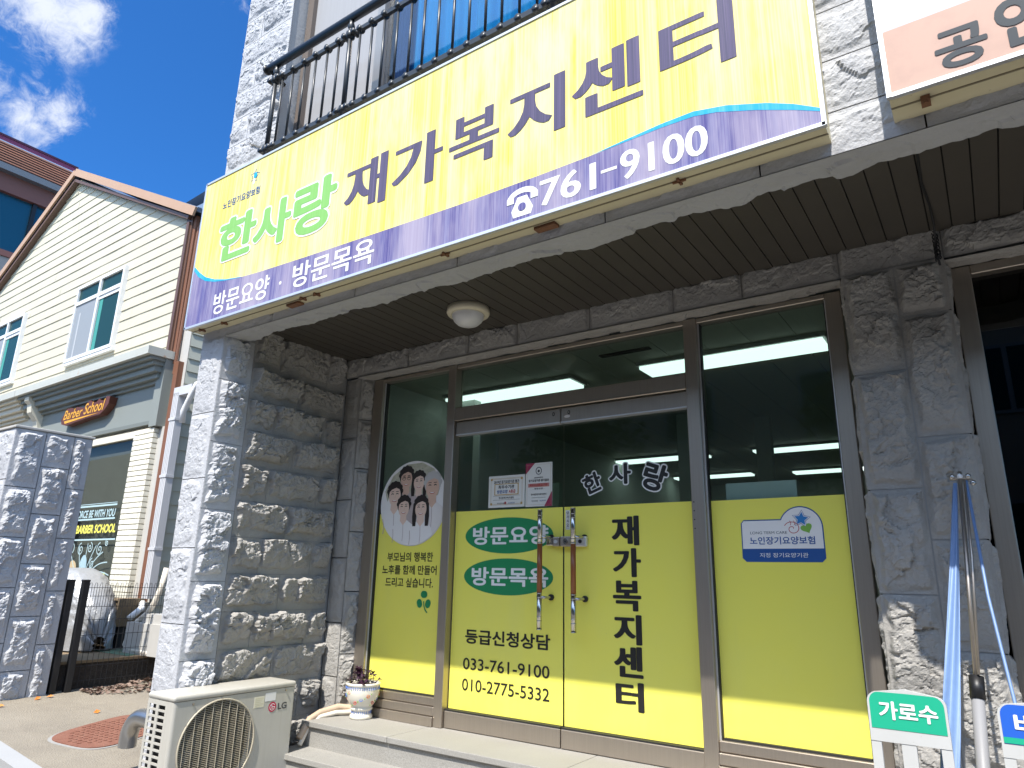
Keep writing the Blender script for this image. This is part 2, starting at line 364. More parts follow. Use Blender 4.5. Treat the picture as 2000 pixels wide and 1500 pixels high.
# ---- rock-faced masonry -------------------------------------------------
def _h(ix, iy, s):
    n = (ix.astype(np.int64)*374761393 + iy.astype(np.int64)*668265263 + s*1442695041) & 0xffffffff
    n = ((n ^ (n >> 13))*1274126177) & 0xffffffff
    return ((n ^ (n >> 16)) & 0xffff)/65535.0
def vnoise(x, y, s):
    ix, iy = np.floor(x), np.floor(y); fx, fy = x-ix, y-iy; fx = fx*fx*(3-2*fx); fy = fy*fy*(3-2*fy)
    a = _h(ix, iy, s); b = _h(ix+1, iy, s); c = _h(ix, iy+1, s); d = _h(ix+1, iy+1, s)
    return (a*(1-fx)+b*fx)*(1-fy)+(c*(1-fx)+d*fx)*fy
def fbm(x, y, s, o=4):
    t = 0; a = .5
    for k in range(o): t = t+a*vnoise(x, y, s+k); x, y = x*2.03, y*2.03; a *= .5
    return t
def facet(x, y, s):
    ix, iy = np.floor(x), np.floor(y); best = np.full(x.shape, 9.); out = np.zeros(x.shape)
    for dx in (-1, 0, 1):
        for dy in (-1, 0, 1):
            cx, cy = ix+dx, iy+dy; px, py = cx+_h(cx, cy, s), cy+_h(cx, cy, s+1)
            d = (x-px)**2+(y-py)**2; k = d < best
            val = _h(cx, cy, s+2)*.75+(_h(cx, cy, s+3)-.5)*1.3*(x-px)+(_h(cx, cy, s+4)-.5)*1.3*(y-py)
            best = np.where(k, d, best); out = np.where(k, val, out)
    return out
def sstep(a, b, x): t = np.clip((x-a)/(b-a), 0, 1); return t*t*(3-2*t)
def rock(mb, fr, blocks, m, amp=.05, res=.008, mg=(.022, .022, .045, .018), seed=1, tr=.022, joint=.004, warp=.03):
    """blocks: (u0,u1,v0,v1); mg margins left,right,bottom,top"""
    O, U, V, Nn = [np.array(q) for q in fr]
    for bi, (u0, u1, v0, v1) in enumerate(blocks):
        u0, u1, v0, v1 = u0+joint, u1-joint, v0+joint, v1-joint
        nu, nv = max(3, int((u1-u0)/res)+1), max(3, int((v1-v0)/res)+1)
        u, v = np.meshgrid(np.linspace(u0, u1, nu), np.linspace(v0, v1, nv)); sd = seed*97+bi*13
        w = (fbm(u*14, v*14, sd)-.47)*2*warp
        d = np.minimum(np.minimum((u-u0)-mg[0], (u1-u)-mg[1]), (v1-v)-mg[3])+w; db = (v-v0)-mg[2]+w
        rb = random.Random(sd); amp_ = amp; amp = amp*rb.uniform(.62, 1.05); hb = min(.16, rb.uniform(.2, .6)*(v1-v0)); p = sstep(0, tr, d)*(.35*sstep(0, tr, db)+.65*np.clip(db/hb, 0, 1)**.8)*(.80+.30*np.clip((v-v0)/(v1-v0), 0, 1))
        h = p*(amp*(.30+.62*facet(u*5.8+.8*fbm(u*9, v*9, sd+2), v*6.0+.6*fbm(u*11, v*11, sd+7), sd+3)+.25*fbm(u*5, v*5, sd+5))+amp*.25*facet(u*16+.5*fbm(u*30, v*30, sd+8), v*15, sd+9)+amp*.13*facet(u*50, v*46, sd+15)+amp*.28*(fbm(u*42, v*42, sd+11, 3)-.45))
        cr_ = fbm(u*6+3, v*11+1.5*fbm(u*8, v*8, sd+31), sd+30)-.47; mk_ = sstep(.42, .56, fbm(u*5, v*5, sd+33)); h = h-p*mk_*amp*.30*np.exp(-np.abs(cr_)/.022)
        h = h+.0016*(fbm(u*90, v*90, sd+20, 2)-.5)
        h = np.maximum(h, -.003); amp = amp_
        P = O+u[..., None]*U+v[..., None]*V+h[..., None]*Nn
        # skirt into the joint
        def ring(Q, dn): return Q-dn*Nn
        Pp = np.zeros((nv+2, nu+2, 3)); Pp[1:-1, 1:-1] = P
        Pp[0, 1:-1] = ring(P[0], .004); Pp[-1, 1:-1] = ring(P[-1], .004); Pp[1:-1, 0] = ring(P[:, 0], .004); Pp[1:-1, -1] = ring(P[:, -1], .004)
        Pp[0, 0] = ring(P[0, 0], .016); Pp[0, -1] = ring(P[0, -1], .016); Pp[-1, 0] = ring(P[-1, 0], .016); Pp[-1, -1] = ring(P[-1, -1], .016)
        mb.grid(Pp, m)
    return mb
def gz(x):                                                   # street slopes down to the right
    return -.45-.096*(min(max(x, -9), 9)+.9)

# ------------------------------------------------------------------ ground, kerb, pavement
xs = [-160, -60, -20, -9]+[-9+.5*i for i in range(1, 36)]+[9, 20, 60, 160]
def strip(y0, y1, m, name, dz=0, xa=-160, xb=160, step=None):
    X = [x for x in xs if xa < x < xb]; X = [xa]+X+[xb]
    mb = MB(); P = np.array([[(x, y, gz(x)+dz) for x in X] for y in (y0, y1)], float); mb.grid(P, m); return structure(mb, name)
strip(-160, 160, asph, 'ground', -.09)
strip(-1.46, 3.2, conc, 'pavement', 0, -9, 12)
kb = 0
for i in range(-9, 10):
    mb = MB(); x0, x1 = i*1.0+.004, i*1.0+.996
    vs = []
    for x in (x0, x1):
        for y in (-1.60, -1.468):
            for z in (-.2, .008): vs.append((x, y, gz(x)+z))
    mb.add(vs, [(0, 1, 3, 2), (4, 6, 7, 5), (0, 4, 5, 1), (2, 3, 7, 6), (0, 2, 6, 4), (1, 5, 7, 3)], kerbm)
    structure(mb, 'kerb')

# ------------------------------------------------------------------ the stone building
B = thing('shop_building', 'grey rock-faced stone building with the yellow film shopfront', 'building')
XW, XP, YF, ZS = -1.13, -1.405, -1.285, 2.712
# side wall of the recess
mb = MB()
rows = [2.80, 2.437, 2.2, 1.972, 1.715, 1.465, 1.214, .966, .716, .476, .23, -.015, -.26, -.5]
bl = []
for i in range(len(rows)-1):
    z1, z0 = rows[i], rows[i+1]; c = [-1.03, -.59, -.14] if i % 2 else [-1.03, -.79, -.33, -.14]
    bl += [(c[k], c[k+1], z0, z1) for k in range(len(c)-1)]
rock(mb, fr_x(XW), bl, stone_shaded, .078, .0062, (.018, .018, .046, .010), 3, .012, .0025, .036)
qz = [2.62, 2.29, 1.843, 1.385, .914, .425, -.05, -.5]
rock(mb, fr_x(XW), [(-1.283, -1.03, qz[i+1], qz[i]) for i in range(len(qz)-1)], stone, .080, .0064, (.026, .045, .045, .012), 5, .013, .0025)
mb.box(XW-.05, XW-.004, -1.27, -.12, -.6, 2.8, mortar)
mb.build('side_wall', B)
# corner pillar
mb = MB()
fz = [2.62, 2.05, 1.59, 1.126, .646, .208, -.26, -.6]
rock(mb, fr_y(YF), [(XP, XW, fz[i+1], fz[i]) for i in range(len(fz)-1)], stone, .020, .007, (.012, .035, .012, .012), 8, .03, .003, .035)
qf = (Vector((XP, 0, 0)), Vector((0, -1, 0)), Vector((0, 0, 1)), Vector((-1, 0, 0)))
rock(mb, qf, [(-1.2, 1.285, a, a+.46) for a in np.arange(-.6, 2.5, .46)], stone, .02, .03, (.02, .02, .02, .02), 11)
mb.box(XP+.012, XW-.05, YF+.012, .3, -.6, 2.62, mortar)
mb.build('corner_pillar', B)
# back wall strip and jamb beside the window
mb = MB()
rock(mb, fr_y(-.12), [(XW, -.955, a, b) for a, b in ((-.02, .24), (.24, .62), (.62, 1.1), (1.1, 1.55), (1.55, 2.05), (2.05, 2.555))], stone_shaded, .014, .007, (.01, .01, .012, .012), 21, .03)
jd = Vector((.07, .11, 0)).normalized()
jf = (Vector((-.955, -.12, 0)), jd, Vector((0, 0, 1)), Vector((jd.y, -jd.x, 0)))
rock(mb, jf, [(0.0, .125, a, b) for a, b in ((-.02, .4), (.4, .85), (.85, 1.3), (1.3, 1.8), (1.8, 2.2), (2.2, 2.555))], stone_shaded, .04, .007, (.012, .006, .02, .015), 23, .02)
mb.box(XW+.01, -.97, -.10, 0.12, -.02, 2.56, mortar); mb.box(-.97, -.885, .02, .12, -.02, 2.56, mortar)
mb.build('jamb', B)
# lintel band above the shopfront
def wavy_beam(mb, x0, x1, yf, yb, z, ztop, m, seed, wav=.03, lip=.07, res=.012):
    n = int((x1-x0)/res)+1; x = np.linspace(x0, x1, n); sd = seed
    # chipped scallops: distance to the nearest chip mark
    sc = np.abs(((x*1.55+.6*vnoise(x*1.3, x*0, sd)) % 1.0)-.5)*2
    back = yb + wav*(sc**2*.9-.35) + wav*.9*(fbm(x*7, x*0, sd+3)-.47) + .026*(fbm(x*28, x*0, sd+4)-.47)
    P = []
    prof = 14
    for j in range(prof):
        t = j/(prof-1); y = yf+(back-yf)*t
        P.append(np.stack([x, y, z+.012*(fbm(x*22, y*22+0*x, sd+6)-.5)*sstep(0, .15, np.full(n, t))-.012*facet(x*7, y*9, sd+8)*sstep(.1, .4, np.full(n, t))], -1))
    for j in range(1, 6):
        t = j/5; P.append(np.stack([x, back+lip*.35*t+.012*(fbm(x*20, x*0+j, sd+9)-.5), np.full(n, z+(ztop-z)*t)], -1))
    mb.grid(np.array(P), m)
mb = MB()
lb = [XW+.0, -.42, .18, .62, 1.2, 1.78, 2.2, 2.72, 3.2, 3.8, 4.4, 5.0, 5.6, 6.4]
rock(mb, fr_y(-.135), [(lb[i], lb[i+1], 2.562, 2.76) for i in range(len(lb)-1)], stone_shaded, .036, .0075, (.006, .006, .002, .03), 31, .02, .002, .02)
wavy_beam(mb, -.98, 2.72, -.150, -.022, 2.552, 2.566, stone_shaded, 41, .028, .012, .008)
wavy_beam(mb, 3.2, 6.4, -.150, -.03, 2.545, 2.566, stone_shaded, 44, .028, .012, .008)
mb.box(XW, 6.4, -.115, .10, 2.572, 2.85, mortar)
mb.build('lintel', B)
# front beam over the porch
mb = MB()
wavy_beam(mb, XW-.02, 7.0, YF, -1.135, 2.605, ZS+.03, stone_sm, 51, .05, .10, .012)
fb = [XP, -.6, .2, 1.0, 1.9, 2.62, 3.22, 3.9, 4.6, 5.4, 6.2, 7.0]
rock(mb, fr_y(YF), [(fb[i], fb[i+1], 2.607, 2.80) for i in range(len(fb)-1)], stone, .022, .012, (.01, .01, .008, .02), 53, .03, .003)
mb.build('beam', B)
# soffit of grooved strips running front to back
mb = MB(); x = XW-.05
while x < 7.0:
    mb.box(x, x+.0905, -1.2, -.10, ZS, ZS+.012, soffm); x += .0965
mb.box(XP, 7, -1.2, -.05, ZS+.014, ZS+.03, dark)
mb.build('soffit', B)
# pillar between the two shopfronts
mb = MB()
lz = [-.02, .46, .94, 1.425, 2.01, 2.56]; rz = [-.02, .235, .707, 1.185, 1.665, 2.28, 2.56]
rock(mb, fr_y(-.16), [(2.735, 2.976, lz[i], lz[i+1]) for i in range(5)], stone_shaded, .056, .0062, (.010, .006, .016, .006), 61, .03, .003, .02)
rock(mb, fr_y(-.16), [(2.976, 3.20, rz[i], rz[i+1]) for i in range(6)], stone_shaded, .056, .0062, (.006, .012, .016, .006), 65, .03, .003, .02)
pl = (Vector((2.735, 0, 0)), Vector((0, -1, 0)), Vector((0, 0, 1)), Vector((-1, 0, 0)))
rock(mb, pl, [(-.02, .16, lz[i], lz[i+1]) for i in range(5)], stone_shaded, .03, .007, (.0, .01, .01, .01), 67, .02, .002, .03)
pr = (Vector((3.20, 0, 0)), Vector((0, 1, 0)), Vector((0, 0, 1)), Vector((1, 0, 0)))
rock(mb, pr, [(-.16, .02, rz[i], rz[i+1]) for i in range(6)], stone_shaded, .03, .009, (.01, .0, .01, .01), 69, .02, .002, .03)
mb.box(2.747, 3.188, -.156, .3, -.02, 2.56, mortar)
mb.build('stone_pillar', B)
# upper storey walls
mb = MB()
def courses(x0, x1, z0, z1, h, seed):
    out = []; z = z0; i = 0; rr = random.Random(seed)
    while z < z1-.01:
        cut = [x0]; w = .42+.12*(i % 2)
        xx = x0+(w if i % 2 else w*.55)
        while xx < x1-.12: cut.append(xx); xx += .5+.1*rr.random()
        cut.append(x1); out += [(cut[k], cut[k+1], z, z+h) for k in range(len(cut)-1)]; z += h; i += 1
    return out
rock(mb, fr_y(YF), courses(XP-.04, -.815, 2.80, 6.3, .243, 4), stone, .036, .0085, (.012, .015, .02, .012), 71, .03, .003)
rock(mb, fr_y(YF), courses(2.62, 3.7, 2.80, 4.6, .243, 6), stone, .030, .009, (.012, .012, .02, .012), 75, .03, .003)
rock(mb, fr_y(YF), courses(-.815, 2.62, 2.80, 3.9, .243, 9), stone, .03, .02, (.012, .012, .02, .012), 77)
mb.box(XP-.025, -.83, YF+.012, 8, 2.80, 6.4, stone_sm)
mb.box(2.63, 7.0, YF+.012, 8, 2.80, 6.4, stone_sm); mb.box(-.83, 2.63, YF+.012, 8, 2.80, 3.88, stone_sm)
mb.box(-.83, 2.63, YF+.5, 8, 3.9, 6.4, stone_sm); mb.box(XP-.05, 7.05, YF-.05, 8, 6.4, 6.9, stone_sm)
mb.build('upper_wall', B)
# balcony window
w = MB(); yb = -1.10
w.box(-.815, -.745, yb-.05, yb+.03, 3.88, 6.4, brownfr); w.box(.03, .10, yb-.05, yb+.03, 3.88, 6.4, steel);
w.box(-.745, .03, yb-.05, yb+.03, 3.88, 3.94, steel); w.box(.10, 2.62, yb-.05, yb+.03, 3.88, 3.94, steel)
bw = w.build('balcony_window', B)
MB().box(-.745, .03, yb-.012, yb-.008, 3.94, 6.4, screen).build('insect_screen', bw)
MB().box(.10, 2.62, yb-.006, yb-.001, 3.94, 6.4, glass_b).build('pane', bw)
mb = MB(); xx = np.linspace(.10, 2.62, 420); P = np.array([[(a, -.98+.03*math.sin(a*34)+.015*math.sin(a*71+1), z) for a in xx] for z in (3.9, 6.4)])
mb.grid(P, curt); xx = np.linspace(.10, .26, 60); P = np.array([[(a, -1.03+.012*math.sin(a*90), z) for a in xx] for z in (3.9, 6.4)]); mb.grid(P, curt_d)
mb.build('curtain', bw, True)
MB().box(-.8, 2.62, -.90, -.88, 3.9, 6.4, dark).build('backing', bw)

# ---- shopfront frame
g = .022                       # glass plane y
mb = MB()
def bar(x0, x1, z0, z1, y0=-.035, y1=.05, m=steel): mb.rbox(x0, x1, y0, y1, z0, z1, m, .004, 1)
bar(-.885, -.778, 0, 2.54); bar(-.074, 0, 0, 2.54, -.045); bar(1.8, 1.88, 0, 2.54, -.045); bar(2.618, 2.70, 0, 2.54)
bar(-.778, -.074, 2.508, 2.539); bar(0, 1.8, 2.508, 2.539); bar(1.88, 2.618, 2.508, 2.539)
bar(0, 1.8, 2.0975, 2.199, -.04); 
for a, b in ((-.778, -.074), (1.88, 2.618)):
    bar(a, b, .125, .178, -.03); bar(a, b, .065, .122, -.045); bar(a, b, 0, .062, -.06)
for a, b, c, d in ((-.778, -.772, .178, 2.512), (-.080, -.074, .178, 2.512), (1.88, 1.888, .178, 2.512), (2.610, 2.618, .178, 2.512)):
    mb.box(a, b, -.012, .03, c, d, alum); mb.box(a+.001 if a < 0 or a < 2 else a-.006, b+.006 if a < 0 or a < 2 else b-.001, -.004, .03, c, d, rubber)
mb.box(-.76, -.09, -.004, .03, .178, .188, rubber); mb.box(1.9, 2.6, -.004, .03, .178, .188, rubber)
for k in range(4): mb.tube([(1.815, -.046, 1.42-.05*k), (1.815, -.040, 1.42-.05*k)], .004, rubber, 6)
mb.build('shopfront_frame', B)
f0 = fr_y(0.0)
# side windows
def pane(x0, x1, z0, z1, parent, m=glass, name='pane'): return MB().box(x0, x1, g, g+.006, z0, z1, m).build(name, parent)
sw1 = MB().box(-.772, -.08, g+.010, g+.014, .178, .184, rubber).build('side_window', B)
pane(-.778, -.074, .178, 2.512, sw1)
MB().poly([(-.772, .185), (-.08, .185), (-.08, 1.428), (-.772, 1.438)], fr_y(g-.002), 0, yel).build('yellow_film', sw1)
fw_ = fr_y(g-.004)
for s, bx in (('부모님의 행복한', (-.655, 1.078, -.195, 1.146)), ('노후를 함께 만들어', (-.70, .984, -.155, 1.052)), ('드리고 싶습니다.', (-.66, .893, -.182, .961))):
    MB().text(s, fw_, bx, 0, blk, .014).build('lettering', sw1)
mb = MB()
for a in (90, 205, -25):
    cx, cz = -.262+.033*math.cos(R(a)), .803+.033*math.sin(R(a))
    for s in (-1, 1):
        b = a+s*28; mb.ell(cx+.013*math.cos(R(b)), cz+.013*math.sin(R(b)), .025, .025, fw_, .0005*(s+1)+.0002*(a > 0), grn, 20)
mb.stroke([(-.262, .80), (-.258, .77), (-.245, .742), (-.225, .722)], .009, fw_, .002, grn)
mb.build('clover_emblem', sw1)
sw2 = MB().box(1.89, 2.61, g+.010, g+.014, .178, .184, rubber).build('side_window', B)
pane(1.88, 2.618, .178, 2.512, sw2)
MB().poly([(1.893, .185), (2.605, .185), (2.605, 1.432), (1.893, 1.428)], fr_y(g-.002), 0, yel).build('yellow_film', sw2)
tw = MB().box(0, 1.8, g+.010, g+.014, 2.199, 2.205, rubber).build('transom_window', B)
pane(0, 1.8, 2.199, 2.512, tw)
# doors
def door(x0, x1):
    d = MB().box(x0+.004, x1-.003, g, g+.006, .108, 1.99, glass).build('door', B)
    mb = MB(); mb.rbox(x0+.004, x1-.003, -.022, .045, .004, .108, steel, .004, 1); mb.box(x0+.006, x1-.005, -.018, .03, .1075, .118, rubber); mb.build('bottom_rail', d)
    mb = MB(); mb.rbox(x0+.004, x1-.003, -.022, .045, 1.996, 2.090, steel, .004, 1); mb.box(x0+.006, x1-.005, -.026, .03, 1.988, 1.997, alum); mb.build('top_rail', d)
    MB().poly([(x0+.006, .120), (x1-.005, .120), (x1-.005, 1.432 if x0 > .5 else 1.431), (x0+.006, 1.431 if x0 > .5 else 1.432)], fr_y(g-.002), 0, yel).build('yellow_film', d)
    return d
d1, d2 = door(0, .909), door(.909, 1.8)
for d_, x_ in ((d1, .855), (d2, .975)):
    MB().ell(x_, 2.055, .010, .014, fr_y(-.0235), 0, rubber, 14).ell(x_, 2.055, .005, .008, fr_y(-.0245), 0, steel, 10).build('lock_cylinder', d_)
MB().ell(.962, 2.028, .024, .010, fr_y(-.0235), 0, pwh, 20).build('maker_plate', d2)
fl = fr_y(g-.003)
for cz, s in ((1.2565, '방문요양'), (.983, '방문목욕')):
    e_ = MB().ell(.466, cz, .366, .121 if cz > 1.1 else .120, fl, 0, grn, 64).text(s, fl, (.168, cz-.062, .795, cz+.062), .0012, wht, .026).build('service_oval', d1)
MB().text('등급신청상담', fl, (.130, .540, .812, .634), .001, blk, .024).build('lettering', d1)
MB().text('033-761-9100', fl, (.120, .375, .808, .449), .001, blk, .008).build('lettering', d1); MB().text('010-2775-5332', fl, (.118, .242, .808, .318), .001, blk, .008).build('lettering', d1)
for s, bx in zip('재가복지센터', ((1.255, 1.182, 1.44, 1.36), (1.26, .996, 1.447, 1.166), (1.256, .800, 1.442, .975), (1.257, .612, 1.440, .780), (1.255, .432, 1.442, .602), (1.262, .252, 1.442, .408))):
    MB().text(s, fl, bx, .001, blk, .045, by=.020).build('lettering', d2)
for s, bx, rt in (('한', (1.050, 1.505, 1.196, 1.648), R(20)), ('사', (1.236, 1.549, 1.405, 1.697), 0), ('랑', (1.468, 1.496, 1.640, 1.682), R(-20))):
    e = .0082; MB().text(s, fl, bx, 0, wht, .085, rot=rt).text(s, fl, (bx[0]+e, bx[1]+e, bx[2]-e, bx[3]-e), .0012, blk, .036, rot=rt).build('outlined_lettering', d2)
def handle(x, d, z0, z1, w0, w1):
    mb = MB(); y = -.075
    for a, b, m, r in ((z0, w0, chrome, .0165), (w0, w1, wood, .0170), (w1, z1, chrome, .0165)): mb.tube([(x, y, a), (x, y, b)], r, m, 16)
    for z in (z0, z0+.05, z0+.075, w0-.03, w0-.006, w1+.006, w1+.03, z1-.06, z1-.035, z1): mb.tube([(x, y, z-.0025), (x, y, z+.0025)], .0178, chrome, 16)
    for z in (w0-.03, w1+.045): mb.tube([(x+.012, y, z), (x+.03, y+.02, z), (x+.034, -.0, z), (x+.034, .018, z)], .009, chrome, 8); mb.tube([(x+.034, .003, z), (x+.034, .019, z)], .019, rubber, 12)
    mb.build('handle', d, True)
handle(.787, d1, .670, 1.408, .892, 1.192); handle(1.034, d2, .666, 1.411, .890, 1.188)
mb = MB(); mb.rbox(.855, .905, -.03, .02, 1.178, 1.238, steel, .006, 2); mb.rbox(.80, .856, -.02, .015, 1.185, 1.232, chrome, .004, 1); mb.ell(.878, 1.208, .016, .011, fr_y(-.031), 0, alum, 16)
mb.build('lock', d1)
mb = MB(); mb.rbox(.912, 1.0, -.032, .02, 1.176, 1.240, steel, .006, 2); mb.rbox(1.0, 1.092, -.014, .015, 1.176, 1.24, alum, .008, 2)
mb.tube([(.955, -.04, 1.208), (.955, -.03, 1.208)], .018, chrome, 16); mb.tube([(.955, -.043, 1.208), (.955, -.039, 1.208)], .007, rubber, 10); mb.tube([(1.05, -.02, 1.208), (1.05, -.012, 1.208)], .012, rubber, 10)
mb.build('lock', d2)
# interior of the shop and of the neighbouring one
mb = MB()
mb.box(-1.05, -1.0, .1, 8, 0, 2.62, room); mb.box(2.95, 3.0, .1, 8, 0, 2.62, room); mb.box(-1.05, 3.0, 8, 8.05, 0, 2.62, room)
mb.box(-1.05, 3.0, .06, 8, -.03, -.005, room_f)
mb.box(-.75, -.55, .9, 1.0, 0, 2.6, room); mb.box(.72, .92, 2.6, 2.8, 0, 2.6, room); mb.box(1.35, 1.5, 3.1, 3.2, 0, 2.6, room)
mb.box(-1.0, -.3, 2.0, 2.05, 0, 1.9, mat('partition', (.42, .52, .46), .7))
x = -1.0
while x < 2.95: mb.box(x, x+.295, .10, 8, 2.60, 2.615, room_c); x += .30
mb.box(-1.05, 3, .1, 8.05, 2.617, 2.64, dark)
mb.box(.95, 1.35, .47, .53, 2.592, 2.599, dark)
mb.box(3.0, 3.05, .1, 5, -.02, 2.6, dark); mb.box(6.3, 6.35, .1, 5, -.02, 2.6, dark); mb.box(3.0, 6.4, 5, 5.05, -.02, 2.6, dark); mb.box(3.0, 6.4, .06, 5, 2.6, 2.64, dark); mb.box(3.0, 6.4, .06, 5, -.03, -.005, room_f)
mb.build('interior', B)
# neighbouring shopfront
mb = MB()
mb.rbox(3.215, 3.30, -.035, .05, 0, 2.54, steel, .004, 1); mb.rbox(3.30, 6.3, -.035, .05, 2.49, 2.54, steel, .004, 1); mb.rbox(4.55, 4.63, -.035, .05, 0, 2.49, steel, .004, 1); mb.rbox(6.3, 6.38, -.035, .05, 0, 2.54, steel, .004, 1)
mb.rbox(3.30, 4.55, -.035, .05, 0, .2, steel, .004, 1); mb.rbox(4.63, 6.3, -.035, .05, 0, .2, steel, .004, 1)
mb.box(6.38, 7.0, -.13, .3, -.02, 2.6, stone_sm)
nf = mb.build('neighbour_frame', B)
MB().box(3.30, 4.55, g, g+.006, .2, 2.49, glass_d).box(4.63, 6.3, g, g+.006, .2, 2.49, glass_d).build('pane', nf)
MB().poly([(3.302, .202), (4.548, .202), (4.548, 1.45), (3.302, 1.45)], fr_y(g+.012), 0, blk).build('dark_film', nf)

# ---- granite steps
st = thing('granite_steps', 'speckled granite entrance steps below the glass doors', 'steps', (0, -.4, -.5))
def slab(x0, x1, y0, y1, z, parent):
    mb = MB(); mb.rbox(x0, x1, y0-.012, y1, z-.035, z, step_m, .004, 2); o = mb.build('tread', parent); o.location = (0, .4, .5)
for x0, x1 in ((-.915, -.102), (-.098, 1.15), (1.154, 2.4), (2.404, 3.9), (3.904, 6.4)): slab(x0, x1, -.435, .06, 0, st)
for x0, x1 in ((-.95, .55), (.554, 2.1), (2.104, 3.9), (3.904, 6.4)): slab(x0, x1, -.645, -.42, -.16, st)
for x0, x1 in ((-.7, .9), (.904, 2.5), (2.504, 4.1), (4.104, 6.4)): slab(x0, x1, -1.0, -.63, -.32, st)
for x0, x1 in ((.3, 2.2), (2.204, 4.1), (4.104, 6.4)): slab(x0, x1, -1.275, -.99, -.48, st)
for z, y, x0 in ((-.035, -.425, -.905), (-.195, -.635, -.94), (-.355, -.99, -.69), (-.515, -1.265, .31)):
    o = MB().box(x0, 6.39, y, .05, z-.125 if z > -.5 else -1.3, z, step_m).build('riser', st); o.location = (0, .4, .5)

# ------------------------------------------------------------------ signs
YS = -1.426
S = thing('fascia_sign', 'long weathered yellow and purple lightbox sign over the porch', 'shop sign', (.73, YS, 2.66))
def ch(mb, name, parent=S, loc=(-.73, -YS, -2.66), smooth=False):
    o = mb.build(name, parent, smooth); o.location = loc; return o
x0, x1, z0, z1 = -1.418, 2.905, 2.660, 3.848
mb = MB(); mb.box(x0+.004, x1-.004, YS+.012, YF-.004, z0, z1-.004, cream)
mb.box(x0+.002, x1-.002, YS+.06, YS+.068, z0-.003, z0, mat('groove', (.20, .17, .11), .7))
ch(mb, 'sign_box')
mb = MB()
for a in ((x0-.004, x0+.012, z0-.002, z1), (x1-.012, x1+.004, z0-.002, z1), (x0, x1, z1-.012, z1+.003), (x0, x1, z0-.004, z0+.012)): mb.box(a[0], a[1], YS-.006, YS+.014, a[2], a[3], alum)
ch(mb, 'sign_frame')
fs = fr_y(YS)
ch(MB().poly([(x0+.01, z0+.01), (x1-.01, z0+.01), (x1-.01, z1-.01), (x0+.01, z1-.01)], fs, 0, sign_y), 'yellow_panel')
top = [(-1.408, 3.118), (-1.34, 3.055), (-1.24, 3.0), (-1.12, 2.966), (-.98, 2.943), (-.80, 2.926), (-.60, 2.914), (-.11, 2.900), (.59, 2.887), (1.1, 2.880), (1.613, 2.884), (2.0, 2.892), (2.25, 2.905), (2.40, 2.902), (2.50, 2.882), (2.66, 2.826), (2.80, 2.768), (2.895, 2.722)]
ch(MB().poly([(-1.408, 2.67), (2.895, 2.67)]+top[::-1], fs, .0012, sign_p), 'purple_band')
ct = [(-1.408, 3.152), (-1.33, 3.088), (-1.24, 3.030), (-1.12, 2.985), (-.98, 2.952), (-.80, 2.928)]
mb = MB(); mb.poly(ct+[(-.80, 2.924), (-.98, 2.943), (-1.12, 2.966), (-1.24, 3.0), (-1.34, 3.055), (-1.408, 3.118)], fs, .0020, sign_cy); ch(mb, 'cyan_swoosh'); mb = MB()
mb.poly([(1.9, 2.890), (2.25, 2.903), (2.40, 2.901), (2.50, 2.881), (2.66, 2.825), (2.80, 2.767), (2.895, 2.722), (2.895, 2.737), (2.80, 2.795), (2.70, 2.842), (2.54, 2.898), (2.40, 2.926), (2.25, 2.922), (2.05, 2.905)], fs, .0020, sign_cy)
ch(mb, 'cyan_swoosh')
mb = MB()
for s, bx in (('재', (.190, 3.088, .551, 3.424)), ('가', (.594, 3.094, .980, 3.424)), ('복', (1.025, 3.094, 1.366, 3.422)), ('지', (1.420, 3.104, 1.766, 3.432)), ('센', (1.803, 3.108, 2.176, 3.444)), ('터', (2.259, 3.116, 2.600, 3.446))):
    mb.text(s, fs, bx, .002, sign_tx, .036, by=.004)
ch(mb, 'title_lettering')
mb = MB()
for s, bx in (('한', (-1.140, 3.104, -.700, 3.442)), ('사', (-.722, 3.084, -.322, 3.418)), ('랑', (-.300, 3.060, .116, 3.442))):
    mb.text(s, fs, (bx[0]-.012, bx[1]-.012, bx[2]+.012, bx[3]+.012), .0022, sign_w, .068); mb.text(s, fs, bx, .0034, sign_gr, .040, by=.032)
ch(mb, 'name_lettering')
for t_, bx in (('방문요양', (-1.088, 2.700, -.470, 2.868)), ('방문목욕', (-.232, 2.704, .494, 2.872)), ('761', (1.622, 2.706, 1.930, 2.848)), ('9100', (2.052, 2.704, 2.456, 2.850))):
    ch(MB().text(t_, fs, bx, .0022, sign_w, .018 if len(bx) and t_[0] not in '79' else .022, by=.010), 'contact_lettering')
ch(MB().ell(-.352, 2.776, .012, .012, fs, .0022, sign_w, 14), 'dot'); ch(MB().box(1.955, 2.035, YS-.0024, YS-.001, 2.775, 2.790, sign_w), 'dash')
mb = MB()
